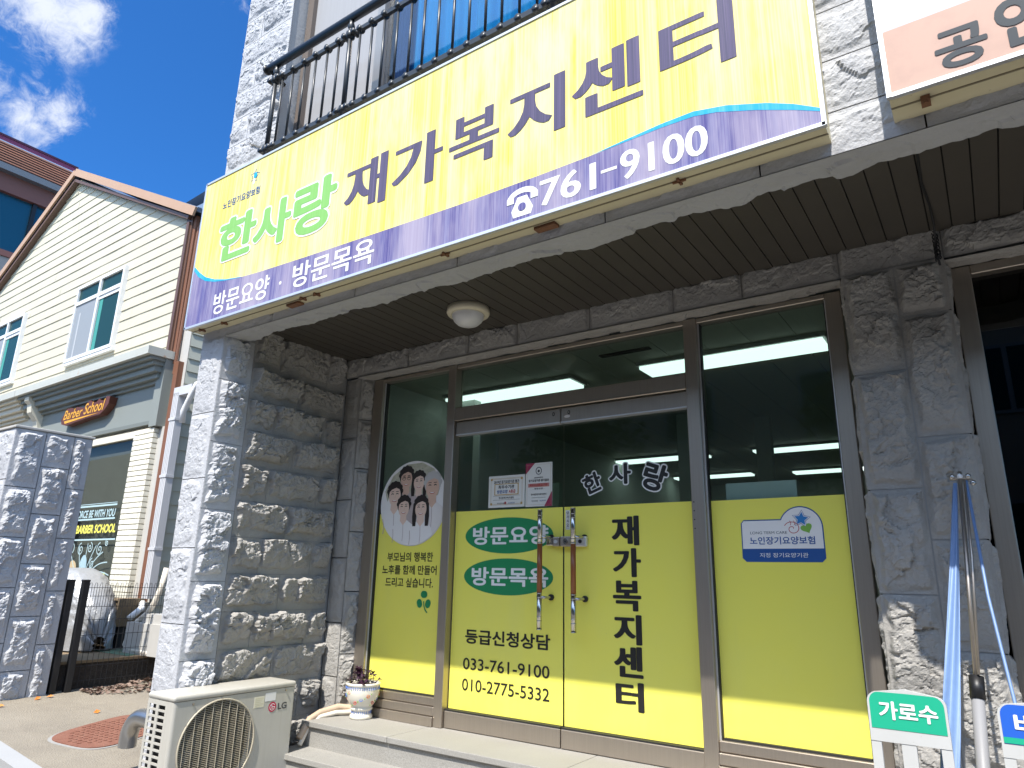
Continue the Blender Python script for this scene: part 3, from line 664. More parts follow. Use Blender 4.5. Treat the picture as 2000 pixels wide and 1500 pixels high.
# telephone pictogram
cx = 1.520
mb.poly([(cx-.052, 2.692), (cx+.052, 2.692), (cx+.064, 2.728), (cx+.038, 2.778), (cx+.028, 2.800), (cx-.028, 2.800), (cx-.038, 2.778), (cx-.064, 2.728)], fs, .0022, sign_w)
mb.stroke([(cx+.078*math.cos(a), 2.788+.046*math.sin(a)) for a in np.linspace(R(-8), R(188), 17)], .030, fs, .0024, sign_w)
mb.rbox(cx-.092, cx-.050, YS-.0035, YS-.001, 2.772, 2.806, sign_w, .001, 1); mb.rbox(cx+.050, cx+.092, YS-.0035, YS-.001, 2.772, 2.806, sign_w, .001, 1)
mb.ell(cx, 2.742, .024, .022, fs, .0042, sign_p, 20)
ch(mb, 'telephone_emblem')
mb = MB(); mb.text('노인장기요양보험', fs, (-1.155, 3.548, -.716, 3.612), .0022, navy, .012)
sp = [(-.797+ (.056 if k % 2 == 0 else .026)*math.sin(k*math.pi/5+.15), 3.715+(.056 if k % 2 == 0 else .026)*math.cos(k*math.pi/5+.15)) for k in range(10)]
mb.stroke(sp, .006, fs, .0022, navy, True); mb.ell(-.792, 3.716, .020, .024, fs, .0026, sign_cy, 16); mb.ell(-.800, 3.668, .014, .026, fs, .0023, mat('pale_mint', (.70, .80, .62), .5), 16)
ch(mb, 'insurance_emblem')
for px, big in ((-1.30, 0), (-1.03, 0), (-.19, 0), (-.06, 0), (-.28, 1), (.98, 0), (1.63, 1), (2.30, 0)):
    mb = MB()
    if big: mb.box(px-.09, px+.03, YS+.075, YF-.02, z0-.016, z0-.002, rust)
    else: mb.box(px-.03, px+.03, YS+.058, YS+.066, z0-.012, z0-.002, rust); mb.box(px-.006, px+.006, YS+.04, YS+.09, z0-.012, z0-.002, rust)
    ch(mb, 'bracket')
# neighbouring sign
YT = -1.462
S2 = thing('fascia_sign', 'pale peach and white lightbox sign right of the yellow one', 'shop sign', (5, YT, 2.66))
l2 = (-5, -YT, -2.66); z0b = 2.662
mb = MB(); mb.box(3.122, 7.0, YT+.012, YF-.004, z0b, 3.9, cream); mb.box(3.122, 7.0, YT+.07, YT+.078, z0b-.003, z0b, MATS['groove']); ch(mb, 'sign_box', S2, l2)
mb = MB(); mb.box(3.116, 3.132, YT-.006, YT+.014, z0b-.002, 3.9, alum); mb.box(3.132, 7.0, YT-.006, YT+.014, z0b-.004, z0b+.012, alum); mb.box(3.132, 7.0, YT-.006, YT+.014, 3.888, 3.903, alum); ch(mb, 'sign_frame', S2, l2)
f2 = fr_y(YT)
ch(MB().poly([(3.13, z0b+.01), (7, z0b+.01), (7, 2.945), (3.13, 2.938)], f2, 0, peach), 'peach_panel', S2, l2)
ch(MB().poly([(3.13, 2.938), (7, 2.945), (7, 3.89), (3.13, 3.89)], f2, 0, signwh), 'white_panel', S2, l2)
ch(MB().text('공', f2, (3.278, 2.694, 3.432, 2.850), .002, grey_tx, .03).text('인', f2, (3.458, 2.70, 3.61, 2.90), .002, grey_tx, .03), 'lettering', S2, l2)
mb = MB(); mb.box(3.215, 3.245, YT+.05, YT+.10, z0b-.02, z0b-.002, rust); mb.tube([(3.23, YT+.06, z0b-.03), (3.23, YT+.06, z0b)], .008, rust, 8); ch(mb, 'bracket', S2, l2)

# ------------------------------------------------------------------ balcony railing
RL = thing('balcony_railing', 'black iron balcony railing above the yellow sign', 'railing', (.5, -1.4, 3.9))
lr = (-.5, 1.4, -3.9); yr = -1.40
mb = MB(); mb.tube([(-.86, yr, 4.665), (2.7, yr, 4.665)], .030, iron, 12); mb.tube([(-.862, yr, 4.665), (-.875, yr, 4.665)], .038, iron, 12); mb.tube([(-.83, yr, 4.65), (-.83, YF+.02, 4.60)], .018, iron, 8); ch(mb, 'handrail', RL, lr, True)
mb = MB(); mb.box(-.78, 2.7, yr-.012, yr+.012, 4.505, 4.535, iron); ch(mb, 'upper_rail', RL, lr)
mb = MB(); mb.box(-.78, 2.7, yr-.015, yr+.015, 3.905, 3.94, iron); mb.box(-.75, -.72, yr, YF+.02, 3.91, 3.935, iron); ch(mb, 'bottom_rail', RL, lr)
bx = [-.655, -.535, -.405, -.285, -.165, -.05, .16, .275, .39, .51, .63, .745, .865, .985, 1.105, 1.225, 1.34, 1.46, 1.575, 1.79, 1.91, 2.03, 2.15]
def knob(mb, x, z, r): mb.lathe([(0.001, -r), (r*.7, -r*.7), (r, 0), (r*.7, r*.7), (0.001, r)], iron, (x, yr, z), 10)
mb = MB(); mb.tube([(0, yr, 3.92), (0, yr, 4.52)], .0085, iron, 8)
for z in (3.922, 4.52): mb.tube([(0, yr-.024, z), (0, yr+.024, z)], .021, iron, 10); 
bal = ch(mb, 'baluster', RL, lr, True); bal.location = (-.5+bx[0], 1.4, -3.9)
for q in bx[1:]:
    o = bal.copy(); COL.objects.link(o); o.parent = RL; o.location = (-.5+q, 1.4, -3.9)
mb = MB(); mb.tube([(0, yr, 3.86), (0, yr, 4.65)], .017, iron, 10)
for z in (3.925, 4.52): mb.lathe([(.018, -.03), (.03, -.02), (.032, 0), (.03, .02), (.018, .03)], iron, (0, yr, z), 12)
mb.lathe([(.018, .07), (.026, .09), (.018, .12)], iron, (0, yr, 4.5), 12)
for z in (3.922, 4.52):
    for s in (-.045, .045): mb.tube([(s, yr-.03, z), (s, yr+.03, z)], .020, iron, 10)
po = ch(mb, 'post', RL, lr, True); po.location = (-.5-.745, 1.4, -3.9)
for q in (.060, 1.68):
    o = po.copy(); COL.objects.link(o); o.parent = RL; o.location = (-.5+q, 1.4, -3.9)

# ------------------------------------------------------------------ lamps
L1 = thing('ceiling_lamp', 'round cream ceiling lamp with frosted dome under the porch soffit', 'lamp', (.513, -.565, ZS))
MB().lathe([(.105, 0), (.142, -.002), (.145, -.035), (.138, -.048), (.108, -.050), (.106, -.04)], lampw, n=40).build('lamp_ring', L1, True)
MB().lathe([(.108, -.046), (.106, -.066), (.094, -.092), (.070, -.114), (.040, -.126), (.001, -.130)], lampg, n=40).build('lamp_dome', L1, True)
lamps = [(-.83, .82, 1.33, .24, 'long lit fluorescent panel behind the transom glass above the left door'), (1.13, .80, 1.32, .25, 'long lit fluorescent panel behind the right side window top'),
         (-1.0, 4.72, 1.28, .22, 'lit fluorescent panel seen through the right door above the outlined name'), (.87, 4.75, 1.32, .22, 'lit fluorescent panel far behind the right side window, upper of two strips'),
         (-.9, 6.60, 1.21, .22, 'lit fluorescent panel farthest back behind the outlined name'), (.88, 6.75, 1.32, .22, 'lit fluorescent panel farthest back behind the right side window, lower strip')]
for x, y, lx, ly, lab in lamps:
    t = thing('ceiling_light', lab, 'ceiling light', (x+lx/2, y+ly/2, 2.60), 'lit fluorescent panels on the office ceiling')
    MB().box(-lx/2-.02, lx/2+.02, -ly/2-.02, ly/2+.02, -.03, -.001, mat('light_case', (.5, .5, .48), .6)).build('light_housing', t)
    MB().box(-lx/2, lx/2, -ly/2, ly/2, -.055, -.031, tube_e).build('diffuser', t)

# ------------------------------------------------------------------ stickers and notices on the glass
fa = fr_y(g-.0045)
mb = MB(); cx, cz, rx, rz_ = -.425, 1.514, .339, .323
mb.ell(cx, cz, rx, rz_, fa, 0, pwh, 72)
ps = tag(mb.build('photo_sticker'), 'round sticker with a smiling family of six on the left window', 'sticker')
mb = MB(); mb.poly([(cx-.20, cz+.13), (cx-.27, cz+.02), (cx-.30, cz+.10), (cx-.22, cz+.22), (cx-.08, cz+.30), (cx+.08, cz+.305), (cx+.2, cz+.25), (cx+.28, cz+.15), (cx+.25, cz+.05), (cx+.1, cz+.0), (cx, cz+.02)], fa, .0006, pgr)
mb.build('foliage_print', ps)
def clip_round(b):
    out = list(b); k = 48; cl = [(cx+.985*rx*math.cos(2*math.pi*q/k), cz+.985*rz_*math.sin(2*math.pi*q/k)) for q in range(k)]
    for q in range(k):
        (ax_, ay_), (bx_, by_) = cl[q], cl[(q+1) % k]; ins = lambda p: (bx_-ax_)*(p[1]-ay_)-(by_-ay_)*(p[0]-ax_) >= 0; src, out = out, []
        for i in range(len(src)):
            p, w2 = src[i-1], src[i]
            if ins(p) != ins(w2):
                d1x = (bx_-ax_)*(p[1]-ay_)-(by_-ay_)*(p[0]-ax_); d2x = (bx_-ax_)*(w2[1]-ay_)-(by_-ay_)*(w2[0]-ax_); t = d1x/(d1x-d2x); out.append((p[0]+(w2[0]-p[0])*t, p[1]+(w2[1]-p[1])*t))
            if ins(w2): out.append(w2)
    return out
def face(hx, hz, s, hair, long_=0, glasses=False, shirt=ptone, tilt=0, body=1.0, off=0.001, sk=skin2):
    mb = MB()
    b = [(hx-.115*s*body, hz-.36*s), (hx-.125*s*body, hz-.20*s), (hx-.10*s*body, hz-.135*s), (hx-.035*s, hz-.095*s), (hx+.035*s, hz-.095*s), (hx+.10*s*body, hz-.135*s), (hx+.125*s*body, hz-.20*s), (hx+.115*s*body, hz-.36*s)]
    mb.poly(clip_round(b), fa, off, shirt)
    mb.stroke([(hx-.100*s*body, hz-.26*s), (hx-.095*s*body, hz-.21*s), (hx-.10*s, hz-.16*s)], .006*s, fa, off+.0002, ptone2); mb.stroke([(hx, hz-.25*s), (hx+.004, hz-.20*s), (hx, hz-.12*s)], .005*s, fa, off+.0002, ptone2)
    mb.poly([(hx-.028*s, hz-.03*s), (hx+.028*s, hz-.03*s), (hx+.034*s, hz-.10*s), (hx, hz-.135*s), (hx-.034*s, hz-.10*s)], fa, off+.0003, sk)
    if long_: mb.poly([(hx-.075*s, hz+.03*s), (hx-.082*s, hz-.06*s), (hx-.075*s, hz-long_*s), (hx-.045*s, hz-long_*s), (hx-.04*s, hz), (hx+.04*s, hz), (hx+.045*s, hz-long_*s), (hx+.075*s, hz-long_*s), (hx+.082*s, hz-.06*s), (hx+.075*s, hz+.03*s)], fa, off+.0004, hair)
    mb.ell(hx, hz+.020*s, .068*s, .072*s, fa, off+.0005, hair, 28); [mb.ell(hx+.058*s*math.cos(R(q)), hz+.024*s+.054*s*math.sin(R(q)), .018*s, .018*s, fa, off+.00052+.00001*q/30, hair, 12) for q in range(0, 181, 30)]
    mb.ell(hx, hz-.008*s, .054*s, .067*s, fa, off+.0007, sk, 28)
    mb.poly([(hx-.062*s, hz+.01*s), (hx-.05*s, hz+.075*s), (hx+.05*s, hz+.075*s), (hx+.062*s, hz+.01*s), (hx+.045*s, hz+.035*s), (hx+.01*s, hz+.048*s), (hx-.03*s, hz+.036*s)], fa, off+.0009, hair)
    for e in (-1, 1):
        mb.stroke([(hx+e*.022*s-.011*s, hz+.004*s), (hx+e*.022*s, hz+.009*s), (hx+e*.022*s+.011*s, hz+.004*s)], .006*s, fa, off+.0010, hairk)
        mb.stroke([(hx+e*.022*s-.013*s, hz+.021*s), (hx+e*.022*s+.013*s, hz+.022*s)], .004*s, fa, off+.0010, hairk)
        if glasses: mb.stroke([(hx+e*.023*s+.017*s*math.cos(a), hz+.003*s+.013*s*math.sin(a)) for a in np.linspace(0, 6.0, 14)], .003*s, fa, off+.0011, hairk, True)
    mb.stroke([(hx+.004*s, hz), (hx+.008*s, hz-.018*s), (hx-.003*s, hz-.021*s)], .003*s, fa, off+.0010, skin)
    mb.ell(hx, hz-.038*s, .022*s, .010*s, fa, off+.0010, inkred, 14, a0=math.pi, a1=2*math.pi); mb.ell(hx, hz-.038*s, .018*s, .006*s, fa, off+.0012, wht, 14, a0=math.pi, a1=2*math.pi)
    mb.build('person_print', ps)
face(cx-.078, cz+.190, 1.10, hairk, 0, True, ptone2, off=.0010, sk=skin)
face(cx+.055, cz+.158, .98, hairk, .11, shirt=ptone2, off=.0020)
face(cx+.195, cz+.118, 1.22, hairg, 0, shirt=ptone, off=.0032, body=.95, sk=skin)
face(cx-.190, cz+.070, 1.15, hairk, 0, shirt=pwh, off=.0034, body=.9)
face(cx-.085, cz-.030, 1.02, hairk, 0, shirt=pwh, off=.0048)
face(cx+.092, cz-.042, 1.04, hairk, .13, shirt=pwh, off=.0062)
# certificates
def notice(x0, x1, z0, z1, label, kind):
    mb = MB(); mb.box(x0, x1, g-.0075, g-.003, z0, z1, paper); o = tag(mb.build('certificate'), label, 'certificate', 'certificates on the left door'); f = fr_y(g-.0075); mb = MB(); w, h = x1-x0, z1-z0
    if kind == 0:
        for e in (.018, .024): mb.stroke([(x0+e, z0+e), (x1-e, z0+e), (x1-e, z1-e), (x0+e, z1-e)], .002, f, .0006, inkgold, True)
        for a in (x0+.025, x1-.025):
            for b in (z0+.025, z1-.025): mb.ell(a, b, .009, .009, f, .0009, inkgold, 12)
        mb.text('2019년 장기요양기관 평가', f, (x0+.045, z1-.055, x1-.045, z1-.032), .0006, blk, .03)
        mb.rbox(x0+.05, x1-.05, g-.0085, g-.0074, z0+.085, z0+.165, inkgold, .0003, 1); mb.box(x0+.058, x1-.058, g-.0092, g-.0084, z0+.091, z0+.159, paper)
        mb.text('최우수기관', f, (x0+.085, z0+.128, x1-.085, z0+.154), .0022, blk, .03); mb.text('방문요양', f, (x0+.075, z0+.096, x0+.165, z0+.121), .0022, navy, .03); mb.text('A등급', f, (x0+.175, z0+.096, x1-.075, z0+.121), .0022, inkred, .03)
        mb.text('한사랑재가복지센터', f, (x0+.09, z0+.058, x1-.09, z0+.073), .0006, blk, .02); mb.stroke([(x0+.04, z0+.08), (x1-.04, z0+.08)], .0015, f, .0006, blk); mb.stroke([(x0+.04, z0+.052), (x1-.04, z0+.052)], .0015, f, .0006, blk)
        mb.text('국민건강보험', f, (x0+.075, z0+.022, x0+.135, z0+.034), .0006, blk, .01); mb.ell(x0+.145, z0+.03, .008, .010, f, .0006, inkred, 14); mb.text('보건복지부', f, (x0+.17, z0+.022, x0+.225, z0+.034), .0006, navy, .01)
    else:
        mb.poly([(x0, z1-.075), (x0, z1), (x0+.075, z1)], f, .0006, maroonp); mb.poly([(x1, z0+.10), (x1, z0), (x1-.06, z0)], f, .0006, maroonp)
        mb.stroke([(x0+.012, z0+.012), (x1-.012, z0+.012), (x1-.012, z1-.012), (x0+.012, z1-.012)], .0015, f, .0008, inkgold, True)
        mb.stroke([(x0+.5*w+.022*math.cos(a), z1-.055+.024*math.sin(a)) for a in np.linspace(0, 6, 20)], .005, f, .0008, grey_tx, True); mb.ell(x0+.5*w, z1-.057, .009, .009, f, .0008, grey_tx, 12)
        mb.text('2020년도', f, (x0+.07, z1-.106, x1-.07, z1-.096), .0008, blk, .02); mb.text('장기요양기관 평가결과', f, (x0+.025, z1-.130, x1-.025, z1-.112), .0008, blk, .03)
        mb.box(x0+.022, x1-.022, g-.0084, g-.0074, z1-.165, z1-.140, mat('ribbon', (.50, .22, .18), .5)); mb.text('최우수(A등급)기관', f, (x0+.035, z1-.162, x1-.035, z1-.143), .0016, inkred, .03); mb.text('- 방문요양 -', f, (x0+.06, z1-.182, x1-.06, z1-.171), .0008, blk, .02)
        mb.text('한사랑재가복지센터', f, (x0+.045, z1-.222, x1-.045, z1-.208), .0008, blk, .02); mb.stroke([(x0+.05, z1-.236), (x1-.05, z1-.236)], .002, f, .0008, grey_tx); mb.text('국민건강보험', f, (x0+.05, z0+.032, x0+.1, z0+.042), .0008, blk, .01); mb.text('보건복지부', f, (x0+.115, z0+.032, x0+.165, z0+.042), .0008, navy, .01)
    mb.build('print', o)
notice(.298, .604, 1.447, 1.668, 'cream framed certificate with gold border, left of two on the left door', 0)
notice(.611, .823, 1.443, 1.738, 'taller pale certificate with maroon corners beside the door edge', 1)
mb = MB(); mb.box(.926, .958, g-.005, g-.003, 1.285, 1.410, paper)
o = tag(mb.build('pull_sticker'), 'small cream pull sticker beside the right door handle', 'sticker'); mb = MB(); ft = fr_y(g-.005)
for i, s in enumerate('당기시오'): mb.text(s, ft, (.934, 1.382-.026*i, .951, 1.402-.026*i), .0008, blk, .02)
mb.text('PULL', ft, (.932, 1.291, .953, 1.298), .0008, blk, .0); mb.build('lettering', o)
# long term care plaque
def rounded(x0, x1, z0, z1, r, n=6):
    out = []
    for (cx, cz, a) in ((x1-r, z0+r, -90), (x1-r, z1-r, 0), (x0+r, z1-r, 90), (x0+r, z0+r, 180)): out += [(cx+r*math.cos(R(a+90*k/n)), cz+r*math.sin(R(a+90*k/n))) for k in range(n+1)]
    return out
def plaque(e):
    arc = [(2.372+(.112-e)*math.cos(a), 1.268+(.112-e)*math.sin(a)) for a in np.linspace(0, math.pi-math.asin((.046-e)/(.112-e)), 20)]
    return [(2.075, 1.088+e), (2.464, 1.088+e), (2.484-e, 1.108)]+arc+[(2.072, 1.314-e), (2.056+e, 1.296), (2.054+e, 1.108)]
fq = fr_y(g-.0035)
o = tag(MB().poly(plaque(0), fq, 0, navy).build('insurance_sticker'), 'white and navy insurance sticker with star emblem on the right window', 'sticker')
mb = MB(); w_ = [p for p in plaque(.006) if p[1] > 1.12]; mb.poly([(2.0605, 1.158), (2.478, 1.158)]+w_, fq, .0008, pwh)
mb.text('LONG TERM CARE', fq, (2.105, 1.236, 2.300, 1.250), .0014, grey_tx, 0); mb.text('노인장기요양보험', fq, (2.100, 1.180, 2.438, 1.222), .0014, navy, .018); mb.text('지정 장기요양기관', fq, (2.148, 1.112, 2.398, 1.136), .0014, wht, .004)
sp = lambda a: [(2.378+(a if k % 2 == 0 else a*.5)*math.sin(k*math.pi/5+.12), 1.312+(a if k % 2 == 0 else a*.5)*math.cos(k*math.pi/5+.12)) for k in range(10)]
mb.stroke(sp(.048), .003, fq, .0014, navy, True); mb.poly(sp(.037), fq, .0014, skyb)
mb.stroke([(2.330+(.004+.0045*a)*math.cos(a*1.0), 1.262+(.004+.0040*a)*math.sin(a)) for a in np.linspace(0, 9, 40)], .0035, fq, .0014, inkred)
for q in (2.318, 2.338): mb.stroke([(q, 1.304), (q+.006, 1.292), (q+.002, 1.280)], .003, fq, .0014, inkred)
hp = []
for k in range(40):
    t = 2*math.pi*k/40; hp.append((16*math.sin(t)**3/16, (13*math.cos(t)-5*math.cos(2*t)-2*math.cos(3*t)-math.cos(4*t))/16))
ca, sa_ = math.cos(R(22)), math.sin(R(22)); mb.poly([(2.402+.030*(x*ca-y*sa_), 1.263+.028*(x*sa_+y*ca)) for x, y in hp][::-1], fq, .0018, hgrn)
mb.build('print', o)
o = tag(MB().box(1.975, 2.363, .05, .058, .95, 1.527, mat('pale_card', (.82, .84, .82), .7)).build('display_board'), 'plain pale board behind the right window above the yellow film', 'board')

# ------------------------------------------------------------------ air conditioner outdoor unit
A = thing('air_conditioner', 'cream outdoor air conditioner unit by the stone side wall', 'air conditioner', (-.95, -1.05, gz(-.95)))
la = (.95, 1.05, -gz(-.95)); ax0, ax1, ay0, ay1, az0, az1 = -1.075, -.800, -1.478, -.622, -.405, .245
fxa = fr_x(ax1)
cy, cz_, cr = -1.170, -.022, .248
mb = MB()
# front sheet with a round opening
n = 64; hole = [(cy+cr*math.cos(2*math.pi*k/n), cz_+cr*math.sin(2*math.pi*k/n)) for k in range(n)]
def sq(t):
    c, s_ = math.cos(t), math.sin(t); lo, hi = (ay0+.02 if c < 0 else ay1-.012), (az0 if s_ < 0 else az1)
    k = min((lo-cy)/c if abs(c) > 1e-6 else 9, (hi-cz_)/s_ if abs(s_) > 1e-6 else 9); return (cy+c*k, cz_+s_*k)
ts = sorted(set([2*math.pi*k/n for k in range(n)]+[math.atan2(b-cz_, a-cy) % (2*math.pi) for a in (ay0+.02, ay1-.012) for b in (az0, az1)]))
hin = [(cy+cr*math.cos(t), cz_+cr*math.sin(t)) for t in ts]; hout = [sq(t) for t in ts]; k = len(ts)
mb.add([Vector((ax1, a, b)) for a, b in hin+hout], [(i, k+i, k+(i+1) % k, (i+1) % k) for i in range(k)], acw)
mb.add([Vector((ax1, a, b)) for a, b in hin]+[Vector((ax1-.035, cy+(a-cy)*.97, cz_+(b-cz_)*.97)) for a, b in hin], [(i, (i+1) % k, k+(i+1) % k, k+i) for i in range(k)], acw)
# rounded front corners, back, right end
ang = [R(90*q/6) for q in range(7)]
prof = [(ax1-.02+.02*math.sin(a), ay0+.02-.02*math.cos(a)) for a in ang]
P = np.array([[(x, y, z) for x, y in prof] for z in (az0, az1)]); mb.grid(P, acw)
prof = [(ax1-.012+.012*math.cos(a), ay1-.012+.012*math.sin(a)) for a in ang]
P = np.array([[(x, y, z) for x, y in prof] for z in (az0, az1)]); mb.grid(P, acw)
mb.add([(ax0, ay1, az0), (ax1-.012, ay1, az0), (ax1-.012, ay1, az1), (ax0, ay1, az1)], [(0, 1, 2, 3)], acw)
# slotted end facing the street: bars between two columns of slots
u0, u1 = ax0, ax1-.02; cols = [(-1.052, -.982), (-.955, -.885)]; zz = np.linspace(az1-.025, az0+.03, 18)
edges = [u0, cols[0][0], cols[0][1], cols[1][0], cols[1][1], u1]
for a, b in ((0, 1), (2, 3), (4, 5)): mb.box(edges[a], edges[b], ay0, ay0+.006, az0, az1, acw)
for c0, c1 in cols:
    mb.box(c0, c1, ay0, ay0+.006, zz[0], az1, acw); mb.box(c0, c1, ay0, ay0+.006, az0, zz[-1], acw)
    for i in range(len(zz)-1): mb.box(c0, c1, ay0, ay0+.010, zz[i+1], zz[i+1]+.011, acw)
mb.box(ax0, ax1, ay0+.01, ay1-.01, az0-.005, az0+.004, acw)
ch(mb, 'casing', A, la)
ch(MB().rbox(ax0-.004, ax1+.006, ay0-.006, ay1+.005, az1, az1+.036, acw, .016, 4), 'lid', A, la, True)
mb = MB(); mb.box(ax0+.02, ax1-.13, ay0+.05, ay1-.02, az0+.02, az1-.01, acdk); mb.box(ax0+.012, ax1-.06, ay0+.03, ay0+.034, az0+.02, az1-.02, acdk); ch(mb, 'core', A, la)
mb = MB(); mb.lathe([(.001, .012), (.045, .012), (.05, -.02)], acdk, n=20)
for i in range(3):
    a = 2*math.pi*i/3; pts = []
    P = np.array([[(rr*math.cos(a+s*.55+.3*rr/.22), rr*math.sin(a+s*.55+.3*rr/.22), -.02+.035*(s-.5)) for s in np.linspace(0, 1.5, 8)] for rr in np.linspace(.04, .22, 8)]); mb.grid(P, mat('fan_blade', (.05, .05, .05), .5))
o = ch(mb, 'fan', A, la, True); o.rotation_euler = (0, R(90), 0); o.location = Vector(la)+Vector((ax1-.09, cy, cz_))
mb = MB(); xg = ax1+.004
for i in range(48):
    z = cz_-cr+.01+i*(2*cr-.02)/47; hw = math.sqrt(max(0, (cr+.004)**2-(z-cz_)**2)); mb.tube([(xg, cy-hw, z), (xg, cy+hw, z)], .0016, aclt, 5, False)
for i in range(9):
    y = cy-cr+.028+i*(2*cr-.056)/8; hw = math.sqrt(max(0, (cr+.004)**2-(y-cy)**2)); mb.tube([(xg+.003, y, cz_-hw), (xg+.003, y, cz_+hw)], .0020, aclt, 5, False)
mb.tube([(xg+.002, cy+(cr+.004)*math.cos(t), cz_+(cr+.004)*math.sin(t)) for t in np.linspace(0, 2*math.pi, 49)], .0055, aclt, 6, False)
ch(mb, 'fan_grille', A, la, True)
mb = MB()
for y, z in ((-1.36, .226), (-.70, .231), (cy, cz_+cr+.008), (cy-cr*.86, cz_+cr*.54), (cy+cr*.8, cz_-cr*.62)): mb.tube([(ax1+.002, y, z), (ax1+.009, y, z)], .006, steel, 8)
ch(mb, 'screw', A, la)
mb = MB(); mb.ell(-.795, .140, .030, .030, fxa, .0015, red, 36)
mb.stroke([(-.795+.019*math.cos(t), .140+.019*math.sin(t)) for t in np.linspace(R(30), R(360), 26)]+[(-.797, .140)], .0035, fxa, .0024, wht); mb.stroke([(-.799, .152), (-.799, .131), (-.786, .131)], .0035, fxa, .0026, wht); mb.ell(-.806, .150, .003, .003, fxa, .0026, wht, 10)
mb.text('LG', fxa, (-.752, .118, -.682, .158), .0015, ltgrey, .03); ch(mb, 'logo', A, la)
mb = MB(); mb.box(ax1, ax1+.001, -.936, -.862, .148, .212, mat('label_cream', (.70, .66, .50), .6)); mb.box(ax1, ax1+.0012, -.855, -.775, .178, .228, mat('label_white', (.74, .73, .70), .5))
for i in range(5): mb.stroke([(-.930, .202-.011*i), (-.868-.01*(i % 3), .202-.011*i)], .003, fxa, .0018, MATS['cream_metal'])
ch(mb, 'rating_label', A, la)
mb = MB()
for y in (ay0+.15, ay1-.15): mb.rbox(ax0-.01, ax1+.02, y-.03, y+.03, -.445, az0, acw, .006, 1)
ch(mb, 'foot', A, la)

# refrigerant hoses
mb = MB()
mb.tube([(-.86, -.50, -.10), (-.89, -.40, -.0), (-.90, -.30, .03), (-.86, -.17, .055), (-.79, -.09, .045), (-.72, -.07, .036)], .022, hosem, 10)
mb.tube([(-.85, -.50, -.14), (-.875, -.42, -.05), (-.88, -.32, .005), (-.84, -.20, .024), (-.78, -.12, .024), (-.72, -.09, .026)], .016, hosew, 10)
mb.tube([(-.80, -.10, .04), (-.70, -.07, .036)], .030, hosem, 10)
tag(mb.build('refrigerant_hose', None, True), 'tan wrapped air conditioner hoses running along the top step', 'hose')

# flower pot with plant
px_, py_ = -.655, -.14
pt = thing('flower_pot', 'white glazed pedestal flower pot painted with flowers on the top step', 'flower pot', (px_, py_, 0))
MB().lathe([(.001, .0), (.074, .0), (.080, .006), (.080, .022), (.068, .034), (.066, .052), (.078, .062), (.080, .070), (.070, .078), (.088, .098), (.108, .130), (.117, .165), (.119, .195), (.114, .214), (.122, .220), (.124, .232), (.117, .238), (.108, .232), (.104, .215), (.001, .213)], pot_w, n=48).build('pot_body', pt, True)
mb = MB()
def onpot(a, z, r): return Vector((r*math.cos(a), r*math.sin(a), z))
for zc, rr, m, k in ((.204, .1185, pblue, 46), (.043, .0675, pblue, 30)):
    for i in range(k):
        a = 2*math.pi*i/k; mb.tube([onpot(a, zc-.010, rr), onpot(a+.04, zc, rr+.0015), onpot(a, zc+.010, rr)], .0022, m, 5)
for i in range(15):
    a = 2*math.pi*i/15; m = (pred, pblue, porange)[i % 3]; z = .112+.022*(i % 4); rr = .1035+.20*(z-.118) if z < .15 else .1155
    for q in range(6):
        b = 2*math.pi*q/6; mb.lathe([(.001, .003), (.005, .0), (.001, -.003)], m, onpot(a+.085*math.cos(b), z+.009*math.sin(b), rr+.001), 6)
    for q in (-1, 1): mb.lathe([(.001, .004), (.0045, .0), (.001, -.004)], pgreen, onpot(a+q*.20, z+.014*q, rr+.0015), 6)
mb.build('painted_pattern', pt)
MB().lathe([(.001, .2155), (.105, .2155)], soil, n=24).build('soil', pt)
pp = thing('oxalis_plant', 'dark purple shamrock plant growing in the white pot', 'plant', (px_, py_, .215))
rr = random.Random(3); mb = MB(); ml = MB()
for i in range(40):
    a = rr.uniform(0, 6.28); r1 = rr.uniform(.02, .115); hgt = rr.uniform(.02, .105) if r1 < .08 else rr.uniform(.015, .05)
    if i < 15: a = rr.uniform(2.4, 3.8); r1 = rr.uniform(.02, .09); hgt = rr.uniform(.06, .115)
    tip = Vector((r1*math.cos(a), r1*math.sin(a), hgt)); mb.tube([(tip.x*.4, tip.y*.4, 0), (tip.x*.75, tip.y*.75, hgt*.7), tip], .0013, oxalis, 4)
    t0 = rr.uniform(0, 6.28)
    for q in range(3):
        b = t0+q*2.094; s_ = rr.uniform(.026, .040); dz = rr.uniform(-.012, .006)
        tl = rr.uniform(-.9, .9); d1_ = Vector((math.cos(b-.55), math.sin(b-.55), tl))*s_; d2_ = Vector((math.cos(b+.55), math.sin(b+.55), tl*.6+rr.uniform(-.4, .4)))*s_; mid = (d1_+d2_)*.38
        ml.add([tip, tip+d1_+Vector((0, 0, dz)), tip+mid+Vector((0, 0, dz*.4+.004)), tip+d2_+Vector((0, 0, dz+.004))], [(0, 1, 2), (0, 2, 3)], oxalis)
mb.build('stem', pp); ml.build('foliage', pp)

# cable across the soffit
mb = MB(); mb.tube([(3.15, -1.14, 2.715), (3.172, -.95, 2.712), (3.165, -.7, 2.708), (3.18, -.45, 2.712), (3.182, -.26, 2.70), (3.178, -.21, 2.64), (3.172, -.20, 2.58), (3.18, -.21, 2.50)], .006, rubber, 6)
for k in range(5):
    mb.tube([(3.178+.012*math.cos(t*2+k), -.205+.008*math.sin(t+k), 2.66-.028*t+.006*k) for t in np.linspace(0, 5, 22)], .003, rubber, 5)
tag(mb.build('cable', None, True), 'thin black cable along the soffit hanging tangled over the stone pillar', 'cable')

